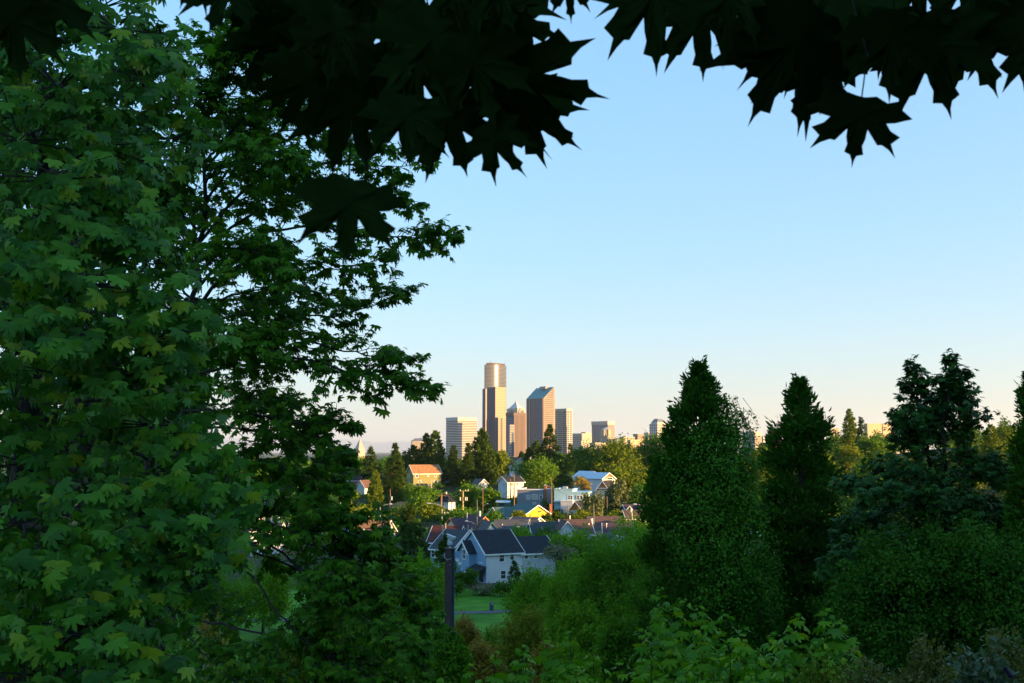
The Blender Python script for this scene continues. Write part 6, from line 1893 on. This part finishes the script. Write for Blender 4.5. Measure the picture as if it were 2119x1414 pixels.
# seeding shrubs and butterfly bush in the bottom right corner
def shrub(label, px, top, w, Y, lm, seed, n=7000, leaf=.045, spikes=0, cat='shrub'):
    r = np.random.default_rng(seed)
    p = at(px, 1414, Y); z0 = gz(p.x, Y)
    ht = at(px, top, Y).z - z0; rad = w * Y / FPX / 2
    t = thing('seeding_shrub' if not spikes else 'butterfly_bush', label, cat, (p.x, Y, z0), 0, 'shrubs on the near slope')
    ns = 70
    b = MB(); Ps, Ds = [], []
    tips = []
    for i in range(ns):
        a = r.uniform(0, 6.28); q = rad * math.sqrt(r.random())
        h = ht * (1.03 - .45 * (q / rad) ** 2) * r.uniform(.72, 1.05)
        e = np.array([q * math.cos(a), q * math.sin(a), h]); s = np.array([e[0] * .35, e[1] * .35, 0])
        m_ = (s + e) / 2 + np.array([e[0] * .12, e[1] * .12, h * .1])
        b.tube([s, m_, e], [.007, .005, .002], 3)
        tips.append((m_, e))
        k = n // ns
        f = r.beta(3, 1.2, k)[:, None]
        P = (1 - f) ** 2 * s + 2 * f * (1 - f) * m_ + f ** 2 * e
        Ps.append(P + r.normal(0, .075 * (1.2 - .6 * f), (k, 3))); Ds.append(r.normal(0, .7, (k, 3)) + np.array([0, 0, .6]))
    o = b.build('stems', M_BARK, t); o['kind'] = 'stuff'
    P = np.concatenate(Ps); d = np.concatenate(Ds)
    V, F_ = scatter(np.asarray(T_QUAD[0], float) * [1, 1.3, 1], T_QUAD[1], P, r.normal(0, 1, P.shape) + [0, 0, .6], d, leaf * r.uniform(.6, 1.5, len(P)))
    o = obj('foliage', npmesh('foliage', V, F_, lm, r.random(len(F_))), t); o['kind'] = 'stuff'
    if spikes:
        M_P = mat('purple_florets', (0.07, 0.03, 0.14), .8, .4, 40, bump=1, bscale=120)
        for i in range(spikes):
            m_, e = tips[i * 3]
            dr = (e - m_) / np.linalg.norm(e - m_) + np.array([r.normal(0, .4), r.normal(0, .3), -.1])
            q = [Vector(e + dr * s) for s in (0, .03, .09, .15, .19)]
            MB().tube(q, [.012, .022, .02, .013, .003], 7).build('flower_spike', M_P, t)
L_SEED = leafmat('seeding_shrub_leaves', (0.07, 0.09, 0.012), (0.15, 0.16, 0.028), rough=.6, trans=.3)
L_BUDD = leafmat('grey_green_leaves', (0.05, 0.085, 0.035), (0.10, 0.15, 0.07), rough=.6, trans=.2)
shrub('yellowish seeding shrub at the bottom, first of the row in the corner', 1790, 1348, 170, 12.5, L_SEED, 401)
shrub('broad yellowish seeding shrub in the middle of the corner', 1905, 1322, 210, 12, L_SEED, 402, 9000)
shrub('yellowish seeding shrub against the right edge', 2060, 1292, 240, 12.5, L_SEED, 403, 10000)
shrub('grey-green butterfly bush with drooping purple flower spikes', 2040, 1340, 190, 9.6, L_BUDD, 404, 4200, .06, 9)
shrub('low green shrub under the spire-shaped sapling', 1700, 1368, 150, 11.5, L_OLIVE, 405, 5000)

# low plants that cover the slope
r = np.random.default_rng(91)
n = 60000
yy = r.uniform(0, 1, n) ** 1.35 * 92 + 5.0
xx = r.uniform(-.62, .62, n) * (yy + 6)
hh = (.25 + .35 * np.sin(xx * .7 + 1.3 * np.sin(yy * .5)) ** 2) * np.clip(yy / 12, .6, 1.6)
P = np.stack([xx, yy, ground(xx, yy) + hh * r.random(n)], 1)
V, F_ = scatter(np.asarray(T_QUAD[0], float), T_QUAD[1], P, r.normal(0, .6, (n, 3)) + [0, -.3, 1], r.normal(0, .8, (n, 3)) + [0, 0, .2], np.clip(.10 + yy * .0035, .1, .36) * r.uniform(.6, 1.3, n))
tag(obj('undergrowth', npmesh('undergrowth', V, F_, L_GREEN, r.random(n))), 'low tangled undergrowth covering the near slope', kind='stuff')

# ---- the maple overhead: a trunk behind the camera, its bough reaching over the view
r = np.random.default_rng(55)
tO = thing('maple_tree', 'overhanging maple whose big dark leaves hang across the top of the view', 'tree', (3.0, -2.6, gz(3.0, -2.6)))
oL = Vector(tO.location)
trunk = smooth_path([(3.0, -2.6, gz(3, -2.6) - .4), (2.9, -2.5, 0), (2.7, -2.2, 2.0), (2.4, -1.8, 4.2), (2.2, -1.5, 6.5)], 12)
MB().tube([q - oL for q in trunk], [.26 - .014 * i for i in range(len(trunk))], 12).build('trunk', M_BARK, tO, smooth=True)
bough = smooth_path([(2.75, -2.25, 1.6), (2.5, -.2, 2.0), (1.75, 1.7, 1.75), (.9, 2.3, 1.5), (.1, 2.35, 1.42), (-.75, 2.15, 1.36)], 24)
MB().tube([q - oL for q in bough], [max(.012, .07 - .0026 * i) for i in range(len(bough))], 8).build('limb', M_BARK, tO, smooth=True)
lim2 = smooth_path([(2.6, -2.0, 2.4), (1.2, -1.5, 2.6), (-.4, -.9, 2.5), (-1.8, -.2, 2.3)], 14)
MB().tube([q - oL for q in lim2], [max(.015, .06 - .003 * i) for i in range(len(lim2))], 8).build('limb', M_BARK, tO, smooth=True)
NEAR = [  # leaf base and tip pixels, distance, template
    (970, 10, 1163, 76, 2.3, 6), (1010, 150, 1244, 212, 2.12, 6), (1000, 180, 1140, 289, 2.2, 5), (960, -60, 1100, 110, 2.4, 0), (1000, 262, 1082, 352, 2.1, 1), (900, 170, 955, 346, 2.2, 2), (835, 180, 850, 334, 2.05, 0), (735, 170, 706, 350, 2.1, 2),
    (650, 110, 598, 274, 2.0, 1), (640, 150, 516, 184, 2.1, 0), (615, 20, 512, 182, 2.2, 2), (480, -70, 430, 54, 2.0, 0), (560, -60, 474, 62, 2.1, 1), (420, -100, 384, 8, 2.2, 2),
    (700, -20, 690, 170, 2.05, 0), (800, -30, 806, 152, 2.25, 1), (880, -10, 935, 190, 2.1, 2), (1000, -90, 1060, 60, 2.0, 0), (765, 90, 795, 268, 2.3, 1), (950, 50, 1015, 248, 2.05, 2), (640, -70, 645, 95, 2.3, 1),
    (690, 50, 640, 218, 2.2, 0), (865, 70, 852, 262, 2.2, 1), (570, -20, 560, 120, 2.4, 2), (1176, -70, 1181, 38, 2.1, 1), (740, -80, 760, 60, 2.2, 2), (930, -90, 960, 60, 2.1, 1), 
    (722, 374, 718, 538, 1.85, 3), (850, 230, 910, 318, 2.4, 1), (1045, 190, 1190, 300, 2.35, 1),
    (1350, -90, 1352, 140, 2.1, 0), (1440, -50, 1444, 152, 2.2, 2), (1375, -70, 1289, 82, 2.3, 5), (1500, -60, 1525, 104, 2.05, 1), (1570, -70, 1610, 62, 2.2, 0), (1690, 20, 1574, 240, 2.1, 2), (1695, 60, 1664, 266, 2.25, 0),
    (1665, 0, 1552, 162, 2.2, 1), (1765, -50, 1806, 112, 2.1, 0), (1850, -10, 1841, 198, 2.0, 2), (1905, 20, 1957, 230, 2.15, 0), (1960, 10, 2048, 200, 2.25, 2), (2110, -40, 2116, 176, 2.1, 0), (2085, -60, 2056, 92, 2.3, 1),
    (1720, -80, 1700, 84, 2.4, 2), (1830, -100, 1766, 44, 2.2, 1), (1990, -100, 2006, 62, 2.1, 0), (1905, -100, 1900, 74, 2.35, 1), (2160, 0, 2168, 190, 2.0, 2), 
    (1783, 203, 1769, 337, 2.05, 4), (1740, 60, 1745, 170, 2.4, 0), (1820, 60, 1870, 150, 2.4, 1), (1700, 130, 1640, 220, 2.3, 0),
    (60, -80, 110, 120, 2.2, 0), (10, -20, 40, 160, 2.1, 2)]
T_HI.append(leaf_template(HALF, (.45, .8, 1.0), .2, .1, .2, .75, .78))
T_HI.append(leaf_template(HALF, (.45, .8, 1.0), .25, .12, .2, .6, .95))
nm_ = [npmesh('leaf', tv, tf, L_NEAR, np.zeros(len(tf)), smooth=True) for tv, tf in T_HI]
tb = MB()
for (bx, by, tx, ty, Y, ti) in NEAR:
    B_, E_ = at(bx, by, Y), at(tx, ty, Y - .02 + r.uniform(-.05, .05))
    dr = E_ - B_
    s_ = dr.length * (1 if ti in (3, 4, 5, 6) else r.uniform(.8, 1.0))
    B_ = E_ - dr.normalized() * s_
    vw = -(B_ + dr * .5).normalized()
    nrm_ = np.array([[*(vw + Vector(r.normal(0, .2, 3)))]])
    x, y, z = frames(nrm_, np.array([[*dr]]))
    x = x * (.74 if ti < 3 else .5 if ti == 5 else .66 if ti == 6 else 1)
    o = bpy.data.objects.new('leaf', nm_[1 if ti == 5 else 0 if ti == 6 else ti])
    o.matrix_basis = Matrix(np.column_stack([x[0] * s_, y[0] * s_, z[0] * s_, np.array([*(B_ - oL)])]).tolist()).to_4x4()
    link(o, tO)
    pe = B_ - dr * (.75 if ti == 3 else .6 if ti == 4 else .9) + Vector(z[0]) * s_ * .1
    if pe.z < bough[12].z - .02:
        nb = min(bough, key=lambda q: (q - pe).length)
        if at(1059, -40, max(pe.y, .5)).z < pe.z and ti != 3 or ti == 4:
            tb.tube([nb - oL, nb.lerp(pe, .5) + Vector((0, 0, .05)) - oL, pe - oL], [.006, .004, .002], 4)
o = tb.build('twigs', M_BARK, tO); o['kind'] = 'stuff'
n = 15000  # unseen leaves around the camera, added thickly to shade the overhead leaves
P = np.stack([r.uniform(-5, 6, n), r.uniform(-7, 3.2, n), r.uniform(-1.3, 5.5, n)], 1)
lim = np.where(P[:, 1] > -.3, .62 * np.maximum(P[:, 1], 0) + .6, np.where(P[:, 1] > -1, .3, -1.2))
ok = (P[:, 2] > lim) & ((P[:, 2] < 3.2) | (P[:, 1] > -4)) & (np.linalg.norm(P, axis=1) > .8)
ok &= (np.sin(P[:, 0] * 2.1 + 1) + np.sin(P[:, 1] * 1.9) + np.sin(P[:, 2] * 2.6 + P[:, 0]) > -1.1)
P = P[ok]
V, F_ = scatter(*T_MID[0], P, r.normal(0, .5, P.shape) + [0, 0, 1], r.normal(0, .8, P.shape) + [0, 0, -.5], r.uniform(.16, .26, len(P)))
o = obj('foliage', npmesh('foliage', V, F_, L_NEAR, np.repeat(r.random(len(P)), len(T_MID[0][1]))), tO); o['kind'] = 'stuff'
